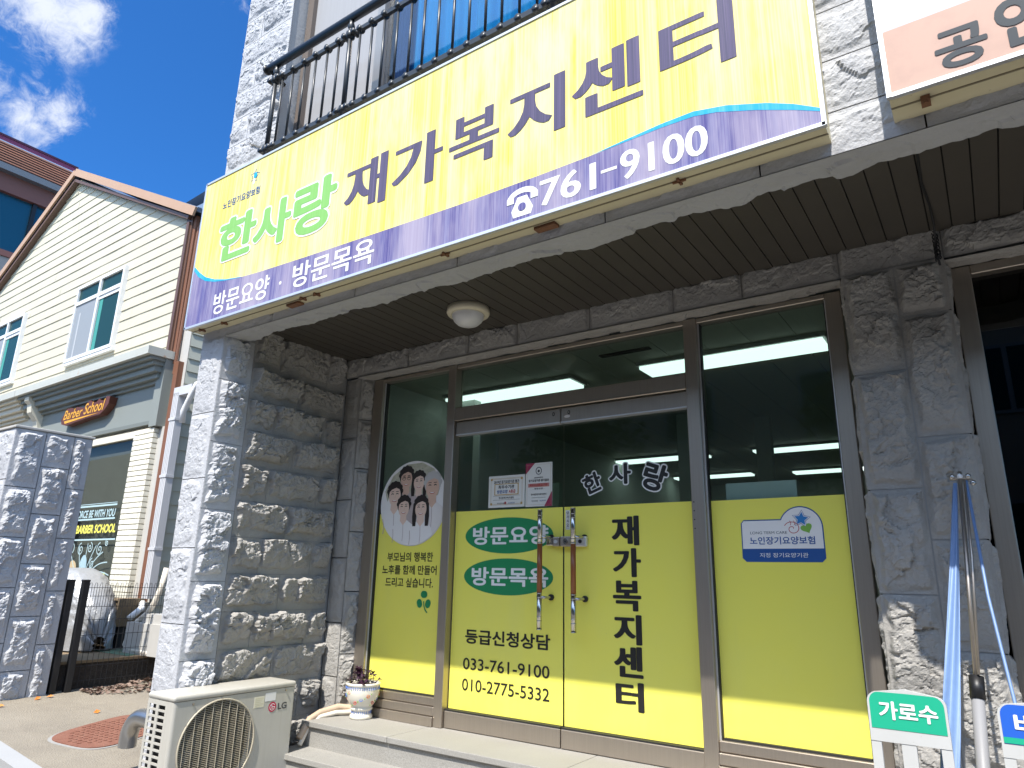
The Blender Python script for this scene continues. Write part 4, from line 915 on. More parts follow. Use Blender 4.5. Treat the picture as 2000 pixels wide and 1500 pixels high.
# ------------------------------------------------------------------ newspaper racks and folded banner
def rack(x, y, label, txt, colm, stripe, small=None):
    t = thing('newspaper_rack', label, 'newspaper rack', (x, y, -.32), 'plastic newspaper racks by the stone pillar'); f = (Vector((0, 0, 0)), Vector((1, 0, 0)), Vector((0, 0, 1)), Vector((0, -1, 0))); H = .922; w = .130
    mb = MB()
    topo = [(-w+.0, .74)]+[(-w+.035-.035*math.cos(a), H-.04+.035*math.sin(a)-.006) for a in np.linspace(R(0), R(90), 7)]+[(0, H+.004)]+[(w-.035+.035*math.sin(a), H-.04+.035*math.cos(a)-.006) for a in np.linspace(R(0), R(90), 7)]+[(w, .74)]
    mb.poly(topo[::-1], f, .012, plast, .024)
    for a, b in ((-w, -w+.034), (-.030, .018), (w-.034, w)): mb.box(a, b, -.010, .010, .56, .74, plast)
    mb.rbox(-w, w, -.012, .14, 0, .56, plast, .012, 2); mb.box(-w-.004, w+.004, -.02, .0, .50, .575, plast); mb.box(-w+.03, w-.03, -.016, -.011, .10, .46, mat('rack_dark', (.2, .2, .2), .6))
    mb.build('rack_body', t)
    lab = [(p[0]*.94, min(max(p[1], .785), H-.010)) for p in topo]
    mb = MB(); mb.poly(lab[::-1], f, .0135, colm)
    if stripe: mb.poly([(-.122, .787), (.122, .787), (.122, .806), (-.122, .806)], f, .0146, stripe)
    mb.build('label_plate', t)
    mb = MB(); mb.text(txt, f, (-.092, .818, .10, .882) if len(txt) > 1 else (-.085, .818, -.02, .885), .0155, wht, .03)
    if small: mb.text(small, f, (-.045, .892, -.005, .906), .0155, wht, .01)
    mb.build('lettering', t)
    return t
rack(2.862, -.80, 'white plastic newspaper rack with green name label by the pillar', '가로수', rgreen, None)
rack(3.272, -.80, 'white plastic newspaper rack with blue name label at the right edge', '벼', rblue, rgreen, '효과')
bs = thing('folded_parasol', 'folded blue cloth stand on a grey pole leaning on the stone pillar', 'folded parasol', (3.06, -.86, -.32))
lo_ = (-3.06, .86, .32); tp = Vector((3.128, -.27, 1.455)); bt = Vector((3.035, -.86, -.32))
def al(t): return tp+(bt-tp)*t
mb = MB(); mb.tube([tp+Vector((0, 0, .02)), al(.51)], .0085, steel, 10); mb.tube([al(.46), al(1)], .022, sleeve, 14); mb.tube([al(.455), al(.50)], .026, blackm, 14); ch(mb, 'pole', bs, lo_, True)
mb = MB(); n = 40; P = []
for i in range(n):
    t = i/(n-1); c = tp+Vector((-.022, -.01, -.03))+(Vector((2.935, -.93, -.10))-tp)*t; wd = .008+.023*min(1, t*1.6)**.9; dp = .012+.012*t
    P.append([(c.x+wd*math.cos(a)*(1+.10*math.sin(3*a+5*t)), c.y+dp*math.sin(a)+.006*math.sin(4*a+9*t), c.z) for a in np.linspace(0, 2*math.pi, 25)])
mb.grid(np.array(P), bluev); ch(mb, 'cloth', bs, lo_, True)
mb = MB(); mb.tube([tp+Vector((.02, 0, -.01)), Vector((3.165, -.5, .95)), Vector((3.205, -.72, .50)), Vector((3.255, -.95, .0))], .0062, bluev, 8); mb.tube([tp+Vector((.015, -.01, -.01)), al(.2)+Vector((.02, -.02, 0)), al(.45)+Vector((.01, -.03, 0))], .005, steel, 8); ch(mb, 'rib', bs, lo_, True)
mb = MB()
for dx in (-.03, 0, .03, .045): mb.lathe([(.001, .012), (.010, .006), (.012, -.006), (.001, -.014)], chrome if dx else pvc, tp+Vector((dx, -.012, .0 if dx != .045 else -.03)), 10)
mb.tube([tp+Vector((-.04, -.01, -.01)), tp+Vector((.045, -.01, -.01))], .007, steel, 8); ch(mb, 'hub', bs, lo_, True)

# ------------------------------------------------------------------ left side: gate pillar, fence, manhole, pipe
GX = -4.12
GP = thing('gate_pillar', 'free-standing rock-faced granite gate pillar left of the alley', 'pillar', (-4.35, -1.05, -.15))
lg = (4.35, 1.05, .15); mb = MB()
lz = [-.25, .05, .52, .80, 1.24, 1.69, 2.225][0:1]+[.33, .80, 1.24, 1.69, 2.225]; rz = [-.25, .09, .55, 1.01, 1.46, 1.90, 2.225]
rock(mb, fr_x(GX), [(-1.395, -1.137, lz[i], lz[i+1]) for i in range(5)], stone, .06, .011, (.03, .02, .04, .02), 81, .025)
rock(mb, fr_x(GX), [(-1.137, -.885, rz[i], rz[i+1]) for i in range(6)], stone, .06, .011, (.02, .04, .04, .02), 83, .025)
rock(mb, fr_x(GX), [(-.885, -.715, a, b) for a, b in ((-.25, .30), (.30, .77), (.77, 1.25), (1.25, 1.72), (1.72, 2.225))], stone, .05, .011, (.02, .06, .03, .03), 85, .02)
rock(mb, fr_y(-1.395), [(-4.62, GX, a, b) for a, b in ((-.25, .3), (.3, .77), (.77, 1.24), (1.24, 1.75), (1.75, 2.225))], stone, .025, .012, (.02, .02, .02, .02), 87, .03)
mb.box(-4.62, GX-.012, -1.383, -.712, -.3, 2.23, mortar); ch(mb, 'stone_facing', GP, lg)
ch(MB().rbox(-4.63, GX+.012, -1.41, -.70, 2.228, 2.252, greyp, .006, 2), 'cap', GP, lg)
def bpost(y, label):
    t = thing('fence_post', label, 'post', (-4.15, y, -.14), 'black fence posts beside the gate pillar')
    mb = MB(); mb.rbox(-.028, .028, -.030, .030, 0, 1.0, blackm, .006, 2); mb.build('shaft', t)
    MB().rbox(-.031, .031, -.033, .033, .995, 1.015, blackm, .008, 2).build('cap', t)
bpost(-.665, 'black square fence post touching the granite gate pillar'); bpost(-.530, 'black square fence post at the wire fence end')
mb = MB(); xw = -4.15
for i in range(40):
    y = -.49+.050*i; mb.tube([(xw, y, -.10), (xw, y, .815)], .0024, blackm, 4, False); mb.tube([(xw, y, .815), (xw, y+.006, .845), (xw, y+.019, .845), (xw, y+.025, .815), (xw, y+.025, .62)], .0024, blackm, 4, False)
for z in (-.05, .08, .22, .36, .50, .62, .72, .80): mb.tube([(xw, -.52, z), (xw, 1.5, z)], .0024, blackm, 4, False)
tag(mb.build('wire_fence'), 'black wire mesh fence between the alley and the yard', 'fence')
# raised yard behind the fence
mb = MB(); mb.box(-12, -4.22, -.66, .9, -.6, .10, mat('dark_yard_side', (.035, .03, .026), .95, bump=(60, .8, .02), var=[(30, .6, (.075, .06, .045))])); mb.box(-12, -4.20, -.66, .9, .10, .125, yard); structure(mb, 'yard')  # yard body in a near-black mottled colour under the brown top
mb = MB(); mb.poly([(-.05, .0), (.68, .0), (.68, .50), (-.05, .50)], (Vector((-4.95, .05, .129)), Vector((1, 0, 0)), Vector((0, 1, 0)), Vector((0, 0, 1))), .0, gmat, .003)
tag(mb.build('doormat'), 'worn green mat on the yard behind the wire fence', 'mat')
# leaf litter
mb = MB(); rr = random.Random(5)
def leaf(x, y, z, s, m):
    a = rr.uniform(0, 6.28); t = rr.uniform(-.8, .8); u = Vector((math.cos(a), math.sin(a), math.sin(t)*.5))*s; v = Vector((-math.sin(a), math.cos(a), rr.uniform(-.7, .7)))*s*.55; c = Vector((x, y, z))
    mb.add([c-u, c+v*.9+Vector((0, 0, s*.3)), c+u, c-v, c+Vector((0, 0, -s*.15))], [(0, 4, 1), (1, 4, 2), (2, 4, 3), (3, 4, 0)], m)
for i in range(650):
    y = rr.uniform(-.42, 1.2); k = rr.random()**1.7; x = -4.10+k*.34*(.4+.6*min(1, (y+.45)/.5)); leaf(x, y, gz(x)+.012+(1-k)*.07*rr.random()*min(1, max(.15, (y+.2)/.4)), rr.uniform(.014, .032), leafm)
for x, y in ((-4.02, -.72), (-4.0, -.83), (-3.9, -1.15), (-3.1, -.42), (-3.0, -.30), (-3.35, -.62)): leaf(x, y, gz(x)+.012, .03, leafo)
tag(mb.build('leaf_litter'), 'drift of dry brown leaves against the wire fence', 'leaves', kind='stuff')
# manhole
def gpt(x, y, dz=0): return Vector((x, y, gz(x)+dz))
def slope_fr(): 
    U = Vector((1, 0, -.096)).normalized(); V = Vector((0, 1, 0)); return (Vector((0, 0, 0)), U, V, U.cross(V))
mh = thing('manhole_cover', 'rusty oval iron cover set in the concrete alley', 'manhole cover', (-2.80, -.72, gz(-2.80)))
mb = MB(); O = (Vector((0, 0, 0)), Vector((1, 0, -.096)).normalized(), Vector((0, 1, 0)), Vector((.0956, 0, .995)))
ol = [(.27*abs(math.cos(t))**.55*(1 if math.cos(t) > 0 else -1), .46*abs(math.sin(t))**.55*(1 if math.sin(t) > 0 else -1)) for t in np.linspace(0, 2*math.pi, 56, endpoint=False)]
ro = lambda p, k=1: (k*(p[0]*math.cos(.35)-p[1]*math.sin(.35)), k*(p[0]*math.sin(.35)+p[1]*math.cos(.35)))
MB().poly([ro(p, 1.06) for p in ol], O, .004, mat('cover_rim', (.30, .29, .27), .8), .02).build('rim', mh)
mb.poly([ro(p) for p in ol], O, .010, rustplate, .008)
for i in range(-6, 7):
    for j in range(-8, 9):
        q = ro((i*.045, j*.05))
        if (i*.045/.235)**2+(j*.05/.42)**2 < 1: mb.ell(q[0], q[1], .012, .016, O, .014, rustplate, 6, .006)
mb.build('plate', mh)
# chrome elbow from the wall
mb = MB(); pts = [Vector((-1.47, -1.12, .0))+Vector((-.20, 0, .01))*k for k in (0, 1)]+[Vector((-1.72-.16*math.sin(a), -1.12, -.14+.15*math.cos(a))) for a in np.linspace(.1, R(92), 10)]+[Vector((-1.882, -1.12, -.19))]
mb.tube(pts, .058, chrome, 18, False); mb.tube([p for p in pts], .053, rubber, 18, False); [setattr(mb, 'mats', [mat('pipe_metal', (.42, .41, .39), .3, .9) if q is chrome else q for q in mb.mats])]; tag(mb.build('drain_elbow', None, True), 'shiny steel elbow pipe poking out of the corner pillar', 'pipe')

# ------------------------------------------------------------------ barber house
BH = thing('barber_house', 'cream clapboard gabled house with sage shopfront', 'house', (-5.98, .6, 0), rotz=-math.atan2(.022, .99976))
fb_ = lambda y=0: (Vector((0, y, 0)), Vector((1, 0, 0)), Vector((0, 0, 1)), Vector((0, -1, 0)))
AX, AZ, RX, RZ_, LX, LZ_ = -3.67, 7.80, .60, 5.70, -7.94, 5.70
def xlim(z): return (LX if z < LZ_ else LX+(AX-LX)*(z-LZ_)/(AZ-LZ_), RX if z < RZ_ else RX+(AX-RX)*(z-RZ_)/(AZ-RZ_))
mb = MB(); z = 3.5; rr = random.Random(2)
while z < AZ-.02:
    z2 = min(z+.1665, AZ-.005); a0, b0 = xlim(z); a1, b1 = xlim(z2)
    cuts = sorted(rr.uniform(.1, .9) for _ in range(2)); lastj = 0
    for c in cuts+[1.0]:
        l0, r0 = a0+(b0-a0)*lastj, a0+(b0-a0)*c-(.003 if c < 1 else 0); l1, r1 = a1+(b1-a1)*lastj, a1+(b1-a1)*c-(.003 if c < 1 else 0); jit = rr.uniform(0, .006)
        n_ = max(2, int((r0-l0)/.25)); wv = [.0035*math.sin(i*1.3+z*7)*rr.random() for i in range(n_+1)]
        lo = [(l0+(r0-l0)*i/n_, -.013-jit*.7+wv[i], z+.6*wv[i]) for i in range(n_+1)]; hi = [(l1+(r1-l1)*i/n_, -.004, z2+.004) for i in range(n_+1)]; bk = [(l0+(r0-l0)*i/n_, .002, z+.6*wv[i]) for i in range(n_+1)]
        mb.add(lo+hi, [(i, i+1, n_+1+i+1, n_+1+i) for i in range(n_)], siding); mb.add(lo+bk, [(i, n_+1+i, n_+2+i, i+1) for i in range(n_)], siding); lastj = c
    z = z2
mb.add([(LX, .01, 0), (RX, .01, 0), (RX, .01, RZ_), (AX, .01, AZ), (LX, .01, LZ_)], [(0, 1, 2, 3, 4)], greyp)
mb.build('gable_wall', BH)
mb = MB(); z = .4
while z < 5.7: mb.add([(1.02, .02, z), (1.02, 9, z), (1.004, 9, z+.17), (1.004, .02, z+.17)], [(0, 1, 2, 3)], siding_g); mb.add([(1.02, .02, z), (1.02, 9, z), (1.0, 9, z), (1.0, .02, z)], [(3, 2, 1, 0)], siding_g); z += .168
mb.box(LX, .99, .02, 9, 0, 5.6, greyp); mb.build('side_wall', BH)
mb = MB()
def slab2(p0, p1, yf, yb, th, m, off=0):
    d = (Vector((p1[0]-p0[0], 0, p1[1]-p0[1]))).normalized(); nrm = Vector((-d.z, 0, d.x)); nrm = nrm if nrm.z > 0 else -nrm
    a, b = Vector((p0[0], 0, p0[1]))+nrm*off, Vector((p1[0], 0, p1[1]))+nrm*off
    vs = [Vector((q.x, y, q.z))+nrm*h for q in (a, b) for y in (yf, yb) for h in (0, th)]
    mb.add(vs, [(0, 1, 3, 2), (4, 6, 7, 5), (0, 4, 5, 1), (2, 3, 7, 6), (0, 2, 6, 4), (1, 5, 7, 3)], m)
er, el = (RX+.22, 5.595), (LX-.25, 5.58)
slab2((AX, AZ), er, -.10, 9, .06, blueroof, .10); slab2(el, (AX, AZ), -.10, 9, .06, blueroof, .10); mb.build('roof', BH)
mb = MB(); slab2((AX-.02, AZ+.02), er, -.135, -.105, .13, trim_o, .02); slab2(el, (AX+.02, AZ+.02), -.135, -.105, .13, trim_o, .02)
slab2((AX, AZ-.045), (RX+.06, 5.66), -.10, -.012, .05, trim_b, -.03); slab2((LX, 5.66), (AX, AZ-.045), -.10, -.012, .05, trim_b, -.03); mb.build('barge_board', BH)
mb = MB(); mb.box(.545, .70, -.05, .02, 3.55, 5.68, trim_b); mb.box(.60, .66, -.075, -.05, 3.55, 5.6, trim_b); mb.box(.70, .76, -.03, .02, 3.55, 5.68, copper); mb.tube([(.80, .0, 5.5), (.79, -.02, 3.4)], .02, copper, 8); mb.build('corner_trim', BH)
mb = MB(); mb.box(.835, .93, -.05, .02, .55, 3.55, copper); mb.build('rust_pipe', BH)
mb = MB(); P_ = [(1.05, 3.12), (1.05, .64)]; mb.box(1.0, 1.13, -.09, .0, .66, 3.10, zinc)
for xx_ in (1.03, 1.065, 1.10): mb.box(xx_-.004, xx_+.004, -.096, -.09, .66, 3.10, zinc)
for z in (1.2, 2.05, 2.75): mb.box(.99, 1.14, -.10, 0, z, z+.03, zinc)
mb.box(1.0, 1.4, -.09, -.0, 3.06, 3.17, zinc); mb.build('downspout', BH)
# windows of the house
def hwin(x0, x1, z0, z1, screen_left=True):
    mb = MB(); zt = z0+(z1-z0)*.76; xm = x0+(x1-x0)*.51; t = .05
    mb.box(x0-.02, x1+.02, -.065, .0, z0-.05, z0, pvc); mb.box(x0, x1, -.075, .0, z0, z0+t, pvc); mb.box(x0, x1, -.075, .0, z1-t, z1, pvc); mb.box(x0, x0+t, -.075, .0, z0+t, z1-t, pvc); mb.box(x1-t, x1, -.075, .0, z0+t, z1-t, pvc)
    mb.box(x0+t, x1-t, -.075, .0, zt-.03, zt+.03, pvc); mb.box(xm-.03, xm+.03, -.073, .0, z0+t, zt-.03, pvc); mb.box(xm-.03, xm+.03, -.073, .0, zt+.03, z1-t, pvc)
    mb.box(xm+.03, x1-t, -.060, .0, zt-.085, zt-.032, pvc)
    w = mb.build('window', BH)
    MB().box(xm+.03, x1-t, -.045, -.040, z0+t, zt-.085, teal).box(x0+t, xm-.03, -.045, -.040, zt+.03, z1-t, teal).box(xm+.03, x1-t, -.045, -.040, zt+.03, z1-t, teal).build('pane', w)
    MB().box(x0+t, xm-.03, -.058, -.054, z0+t, zt-.03, mat('window_screen', (.26, .28, .30), .6)).box(x0+t+.17, x0+t+.21, -.0605, -.0585, z0+t, zt-.18, mat('screen_bar', (.45, .46, .47), .6)).build('insect_screen', w)
    MB().box(xm+.05, xm+.16, -.0480, -.0455, z0+t, zt-.085, mat('teal_curtain', (.05, .28, .24), .6)).build('curtain', w)
hwin(-2.61, -1.04, 4.10, 5.40); hwin(-6.25, -4.75, 4.15, 5.43)
# cornice with stepped mouldings, and sign band
def cornice(x0, x1, mtop, mlow, name):
    mb = MB(); mb.box(x0, x1, -.370, .0, 3.60, 3.705, mtop)
    for d, a, b in ((.315, 3.555, 3.60), (.26, 3.50, 3.555), (.215, 3.42, 3.50), (.155, 3.35, 3.42), (.10, 3.30, 3.35)): mb.box(x0+.05*(name == 'x'), x1-.0-(.37-d)*.55, -d, .0, a, b, mlow)
    return mb.build(name, BH)
cornice(-3.42, .76, fascia, band_m, 'cornice'); cornice(-9.0, -3.43, fascia, creamp, 'cornice')
mb = MB(); mb.box(-3.0, .60, -.06, .0, 2.795, 3.30, band_m); mb.box(-3.0, .56, -.085, 0, 2.765, 2.815, mat('band_dark', (.17, .185, .17), .6)); mb.box(.56, .74, -.12, .0, 2.72, 3.6, band_m); mb.build('sign_band', BH)  # darker sage strip along the lower edge of the band
mb = MB(); mb.box(-9, -3.0, -.055, 0, 2.6, 3.30, creamp); mb.build('cream_band', BH)
mb = MB()
mb.poly([(-.0, 0), (-.31, 0), (-.31, -.10), (-.26, -.15), (-.24, -.28), (-.14, -.40), (-.10, -.55), (0, -.60)], (Vector((-2.98, 0, 3.60)), Vector((0, 1, 0)), Vector((0, 0, 1)), Vector((1, 0, 0))), 0, creamp, .16); mb.box(-3.14, -2.99, -.09, 0, .6, 3.0, creamp); mb.build('console_bracket', BH)
# painted brick pillar
mb = MB(); mb.box(.185, .655, -.085, .02, .62, 2.715, wbrick_j); z = .65; i = 0; rr = random.Random(4)
while z < 2.68:
    x = .18-(.11 if i % 2 else 0)
    while x < .66:
        a, b = max(x, .18), min(x+.215, .66)
        if b-a > .03: mb.rbox(a, b-.003 if b < .66 else b, -.100+rr.uniform(0, .004), -.08, z+.002, z+.062-rr.uniform(.003, .006), wbrick, .002, 1)
        x += .218
    mb.rbox(.65, .668+rr.uniform(0, .003), -.098, .02, z+.002, z+.062-.006, wbrick, .002, 1)
    z += .0665; i += 1
mb.box(.668, .80, -.03, .02, .62, 2.72, greyp); mb.build('brick_pillar', BH)
# shop window
mb = MB(); mb.box(-3.0, .18, -.075, .0, 2.625, 2.715, creamp); sh = mb.build('shop_window', BH); MB().box(-3.0, .18, -.06, .0, .62, .74, oldwood).build('sill', sh)
MB().box(-2.98, .18, -.035, -.03, .74, 2.625, glassm('barber_glass', (.70, .72, .70), 1.5, .35)).build('pane', sh)
mb = MB(); mb.box(-3, .3, .55, .56, .6, 2.7, mat('panelling', (.075, .055, .04), .7)); mb.box(-3, .3, -.02, .56, 2.66, 2.68, dark); mb.box(-3, .3, .30, .55, 1.86, 1.92, mat('panel_beam', (.13, .10, .085), .7)); mb.box(-2.9, -.2, .15, .5, .62, .95, mat('dim_counter', (.12, .115, .10), .7))
for zz_ in np.arange(1.0, 2.5, .09): mb.box(-3, .3, .546, .55, zz_, zz_+.008, dark)
mb.poly([(-1.15, 1.80), (-1.05, 1.80), (-.98, 2.02), (-1.2, 2.02)][::-1], fb_(.20), 0, dark, .1); mb.add([(-1.25, .1, 1.88), (-.85, .1, 1.88), (-.98, .2, 2.14), (-1.12, .2, 2.14), (-1.25, .45, 1.88), (-.85, .45, 1.88), (-.98, .35, 2.14), (-1.12, .35, 2.14)], [(0, 1, 2, 3), (4, 7, 6, 5), (0, 3, 7, 4), (1, 5, 6, 2), (3, 2, 6, 7)], mat('lamp_shade_cloth', (.03, .03, .035), .8))
mb.box(-1.07, -1.03, .25, .29, .95, 1.9, gold)
for k in range(8):
    a = k*math.pi/4; mb.tube([(-.42+.09*math.cos(a), .3+.09*math.sin(a), 1.62), (-.42+.09*math.cos(a), .3+.09*math.sin(a), 1.86), (-.42, .3, 1.98)], .005, gold, 4)
mb.build('shop_interior', sh)
fwn = fb_(-.037)
mb = MB(); mb.text('MAY THE FORCE BE WITH YOU', fwn, (-1.72, 1.632, -.105, 1.735), 0, ltblue, .03, .12)
for zz_ in (1.60, 1.775, 1.81): mb.box(-1.9, -.08, -.0385, -.0372, zz_, zz_+.022 if zz_ < 1.8 else zz_+.008, ltblue)
mb.box(-1.9, -1.15, -.0378, -.0371, 1.59, 1.80, inkred); mb.box(-1.9, -1.12, -.0374, -.0371, 1.36, 1.59, inkred)
mb.text('WON-JU BARBER SCHOOL', fwn, (-1.74, 1.395, -.02, 1.54), .0012, ltyel, .035, .12); mb.box(-1.9, .02, -.0385, -.0372, 1.335, 1.355, ltblue)
mb.build('window_lettering', sh)
mb = MB()
def spiral(cx, cz, r, turns, dir_=1, a0=0):
    mb.stroke([(cx+dir_*r*(1-t/ (turns*6.3))*math.cos(a0+t), cz+r*(1-t/(turns*6.3))*math.sin(a0+t)) for t in np.linspace(0, turns*6.0, 46)], .013, fwn, .0008, ltblue)
for cx, cz, r, d in ((-.35, 1.22, .085, 1), (-.62, 1.24, .07, -1), (-.88, 1.22, .085, 1), (-1.15, 1.23, .08, -1), (-.5, 1.04, .07, 1), (-.80, 1.03, .07, -1), (-1.25, 1.03, .07, 1), (-.18, 1.30, .045, 1)): spiral(cx, cz, r, 1.7, d, 1.6)
for k in range(9):
    a = R(12+19*k); mb.stroke([(-.72+t*.62*math.cos(a)*1.2, .78+t*.52*math.sin(a)+.10*math.sin(t*3)*math.cos(a)) for t in np.linspace(.1, 1, 16)], .014, fwn, .0008, ltblue)
mb.ell(-.74, 1.0, .10, .15, fwn, .0006, mat('print_robe', (.33, .47, .52), .5), 24); mb.ell(-1.05, .96, .13, .12, fwn, .0006, mat('print_tan', (.50, .38, .22), .5), 24); mb.stroke([(-.1, .92), (-.28, .85), (-.5, .70)], .05, fwn, .0006, mat('print_lime', (.50, .58, .22), .5))
mb.build('window_ornament', sh)
# painted wooden sign
bsn = thing('barber_sign', 'maroon cut-out board with gold script reading Barber School', 'shop sign', (-7.1, .46, 3.1), rotz=-math.atan2(.022, .99976))
fz_ = (Vector((-.14, 0, -3.1)), Vector((1, 0, 0)), Vector((0, 0, 1)), Vector((0, -1, 0)))
ol = [(-.70, 3.02), (-.55, 2.985), (.10, 3.025), (.50, 3.035), (.62, 3.09), (.70, 3.16), (.72, 3.26), (.62, 3.275), (.55, 3.225), (.44, 3.235), (.40, 3.27), (.32, 3.225), (.22, 3.24), (.12, 3.285), (.02, 3.245), (-.04, 3.19), (-.16, 3.215), (-.28, 3.235), (-.34, 3.20), (-.45, 3.24), (-.60, 3.245), (-.68, 3.16), (-.74, 3.09)]
MB().poly(ol, fz_, 0, maroon, .10).build('sign_board', bsn)
mb = MB(); mb.text('Barber', fz_, (-.66, 3.075, -.08, 3.215), .003, gold, .012, .25); mb.text('School', fz_, (-.02, 3.085, .56, 3.245), .003, gold, .012, .25); mb.poly([(-.62, 3.055), (-.58, 3.015), (.10, 3.045), (.50, 3.06), (.10, 3.062)], fz_, .003, gold); mb.build('lettering', bsn)
# foundation, porch step, drain hoses
mb = MB(); mb.box(LX, 1.0, -.04, .03, -.1, .615, greyp); mb.build('foundation', BH)
def bpt(X, z, off): return (-5.98+X*.99976-off*.022, .6-X*.022-off*.99976, z)
mb = MB(); mb.box(-4.62, -3.9, .18, .52, .125, .435, greyp); mb.box(-4.34, -3.9, .20, .52, .435, .53, greyp); tag(mb.build('porch_step'), 'pale concrete porch steps beside the white drain hose', 'steps')
mb = MB(); mb.box(-5.22, -4.98, .24, .50, .50, .64, oldwood); mb.box(-5.19, -5.0, .27, .50, .36, .49, oldwood); mb.box(-5.18, -5.02, .3, .5, .125, .35, dark); mb.box(-5.24, -4.96, .22, .50, .64, .66, oldwood); mb.add([(-4.96, .22, .66), (-4.93, .22, .66), (-5.0, .24, .36), (-5.03, .24, .36), (-4.96, .5, .66), (-4.93, .5, .66), (-5.0, .5, .36), (-5.03, .5, .36)], [(0, 1, 2, 3), (1, 5, 6, 2), (0, 3, 7, 4), (4, 7, 6, 5)], oldwood)
tag(mb.build('wooden_crate'), 'weathered wooden crate below the white brick pillar', 'crate')
mb = MB(); mb.tube([bpt(1.70, 1.0, .22), bpt(1.705, .80, .25), bpt(1.70, .64, .3), bpt(1.60, .53, .3), bpt(1.42, .44, .3), bpt(1.30, .37, .3), bpt(1.27, .28, .3), bpt(1.31, .20, .34), bpt(1.5, .16, .36), bpt(1.85, .15, .36)], .030, hosew, 12); mb.tube([bpt(1.02, .62, .08), bpt(1.18, .56, .16), bpt(1.22, .46, .30)], .034, pvc, 10); tag(mb.build('drain_hose', None, True), 'white bent drain hose behind the wire fence', 'hose')
mb = MB(); mb.tube([bpt(1.60, 3.19, .02), bpt(1.50, 3.15, .08), bpt(1.46, 3.05, .10), bpt(1.40, 2.95, .10), bpt(1.30, 2.84, .09), bpt(1.29, 2.70, .08)], .035, pvc, 10); tag(mb.build('vent_pipe', None, True), 'white curved pipe beside the downspout top of the cream house', 'pipe')
# covered scooter
mb = MB(); P = []; X0, X1 = -6.9, -4.82; nx = 70
for i in range(nx):
    s = i/(nx-1); x = X0+(X1-X0)*s; e = max(0.0, 1-((x-(-5.75))/(1.15 if x < -5.75 else .935))**2); zt = .14+.88*e**.40 if e > 0 else .14; zt = .14+(zt-.14)*(.97+.03*math.sin(x*9)); hw = .34*e**.38+.002; row = []
    for j in range(37):
        a = math.pi*j/36; c, q = math.cos(a), math.sin(a); yy = hw*(abs(c)**.55)*(1 if c > 0 else -1); zz_ = .14+(zt-.14)*q**.6
        wr = .016*math.sin(11*s*6+3*math.sin(a*2))*q*(1-q*.4)+.012*math.sin(23*a+7*s*9)
        row.append((x+.01*math.sin(a*9), .02+yy+wr, zz_))
    P.append(row)
mb.grid(np.array(P), silver); tag(mb.build('covered_scooter', None, True), 'parked scooter under a silver rain cover behind the fence', 'covered scooter')

# ------------------------------------------------------------------ buildings behind
BB = thing('brown_building', 'brown brick building with tiled roof and wide windows behind the cream house', 'building', (-11, 1, 0))
lbx = (11, -1, 0); mb = MB(); X = -18.0
mb.box(-28, X, .95, 14, -.2, 9.11, bbrick); ch(mb, 'wall', BB, lbx)
mb = MB(); mb.box(-28, X+.05, .9, 14, 9.112, 9.28, bfascia); mb.box(-28, X+.06, .9, 14, 10.92, 11.48, bfascia); ch(mb, 'fascia', BB, lbx)
mb = MB(); mb.box(X+.06, X+.28, .8, 14.1, 11.44, 11.62, mat('gutter', (.16, .17, .18), .4)); ch(mb, 'gutter', BB, lbx)
mb = MB(); mb.box(-27.9, X-.20, 1.0, 13.9, 9.28, 10.92, dark); mb.box(X-.10, X-.09, .96, 13.95, 9.28, 10.92, mat('blue_glass', (.012, .075, .115), .06, spec=.7))
for y in (1.0, 2.68, 4.35, 6.1, 8.0): mb.box(X-.08, X, y-.05, y+.05, 9.28, 10.92, blackm)
ch(mb, 'window', BB, lbx)
mb = MB(); mb.add([(X+.24, .8, 11.58), (X+.24, 14.1, 11.58), (X-1.05, 14.1, 12.92), (X-1.05, .8, 12.92)], [(0, 1, 2, 3)], rtile)
for k in range(1, 9):
    t = k/9; mb.box(X+.24-1.29*t-.02, X+.24-1.29*t+.03, .8, 14.1, 11.58+1.34*t-.008, 11.58+1.34*t+.016, mat('shingle_edge', (.07, .03, .02), .8))
mb.box(-28, X-1.05, .8, 14.1, 12.84, 12.95, alum); ch(mb, 'roof', BB, lbx)
mb = MB(); mb.box(-28, X-1.3, .8, 3.95, 12.95, 13.22, purple); mb.box(-28, X-1.27, .8, 3.98, 13.22, 13.28, mat('purple_edge', (.05, .012, .03), .5)); mb.box(X-1.36, X-1.3, 3.95, 4.0, 12.95, 13.28, alum); ch(mb, 'roof_parapet', BB, lbx)
RB = thing('blue_roof_building', 'grey blue metal roof peeking behind the cream house eave', 'building', (-9, 4.5, 0))
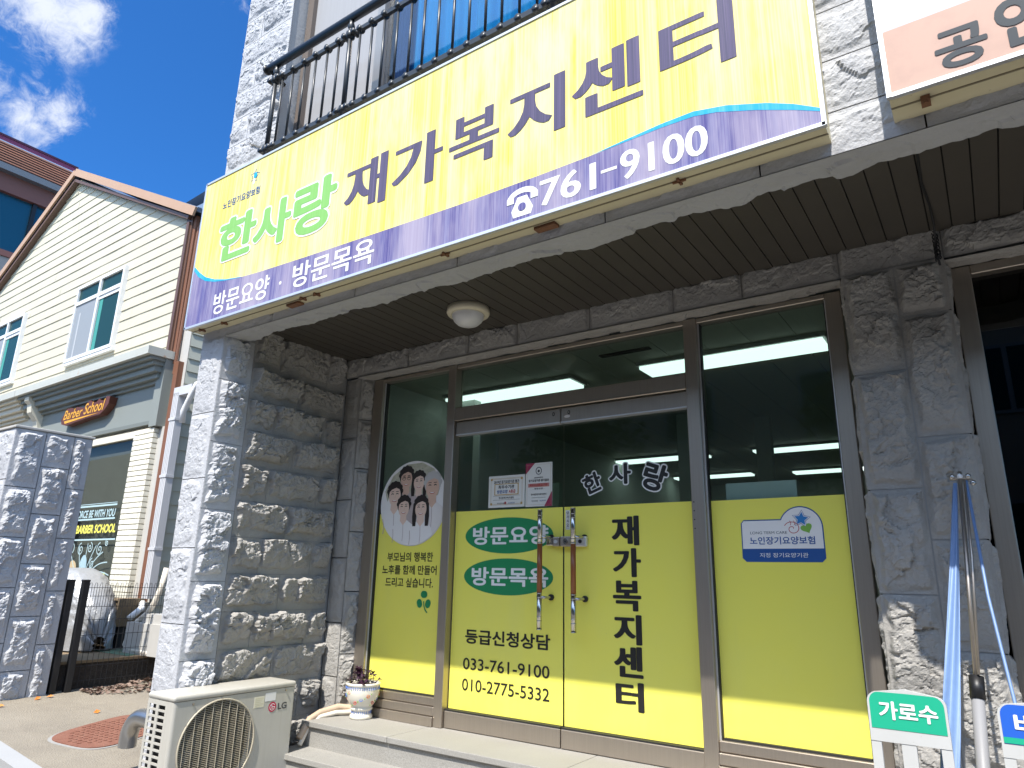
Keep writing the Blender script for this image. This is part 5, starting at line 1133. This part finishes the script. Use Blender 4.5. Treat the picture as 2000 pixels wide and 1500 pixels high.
mb = MB(); mb.add([(-11.5, 2.2, 7.62), (-7.2, 2.2, 7.95), (-7.2, 6, 8.6), (-11.5, 6, 8.3)], [(0, 1, 2, 3)], blueroof); mb.box(-11.5, -7.2, 2.2, 2.26, 7.45, 7.62, blueroof); ch(mb, 'roof', RB, (9, -4.5, 0)); ch(MB().box(-11.3, -7.4, 2.4, 6, -.2, 7.45, greyp), 'wall', RB, (9, -4.5, 0))

# ------------------------------------------------------------------ across the street (seen only as reflections)
OB = thing('opposite_building', 'tall brown building across the street mirrored in the door glass', 'building', (0, -14.5, -.6))
mb = MB(); mb.box(-70, 40, -8, 0, -8, 8.4, oppm); mb.build('wall', OB)
for i in range(11):
    for k in range(2):
        x = -19+i*3.7; z = 1.8+3.5*k; f = MB().box(x, x+1.5, .0, .06, z, z+1.6, mat('dull_frame', (.25, .25, .25), .6)).build('window', OB); MB().box(x+.08, x+.70, .06, .065, z+.08, z+1.52, teal).box(x+.80, x+1.42, .06, .065, z+.08, z+1.52, teal).build('pane', f)
rr = random.Random(11)
def tree(x, y, h, label):
    t = thing('street_tree', label, 'tree', (x, y, gz(x)-.09), 'trees across the street'); mb = MB(); mb.tube([(0, 0, 0), (.05, 0, h*.3), (0, .05, h*.55), (.1, 0, h*.8)], [.16, .13, .09, .03], bark, 10)
    for k in range(6):
        a = k*1.05; mb.tube([(0, 0, h*(.35+.06*k)), (.8*math.cos(a), .8*math.sin(a), h*(.52+.06*k))], [.05, .015], bark, 6)
    mb.build('trunk', t); mb = MB()
    for i in range(2600):
        a = rr.uniform(0, 6.28); r_ = 1.9*rr.random()**.5; zz = h*rr.uniform(.36, 1.0); r_ *= math.sin(math.pi*min(.95, max(.08, (zz/h-.30)/.75)))**.6*(.75+.25*math.sin(a*3+zz*2)); c = Vector((r_*math.cos(a), r_*math.sin(a), zz)); u = Vector((rr.uniform(-1, 1), rr.uniform(-1, 1), rr.uniform(-1, 1))).normalized()*.14; v = u.orthogonal().normalized()*.07
        mb.add([c-u, c+v, c+u, c-v], [(0, 1, 2, 3)], leafg)
    mb.build('crown', t)
tree(-5.5, -11.6, 6.6, 'leafy street tree mirrored in the left of the door glass'); tree(1.5, -11.8, 6.2, 'leafy street tree mirrored in the middle of the shop glass'); tree(8.0, -11.4, 6.8, 'leafy street tree mirrored in the right shop window')
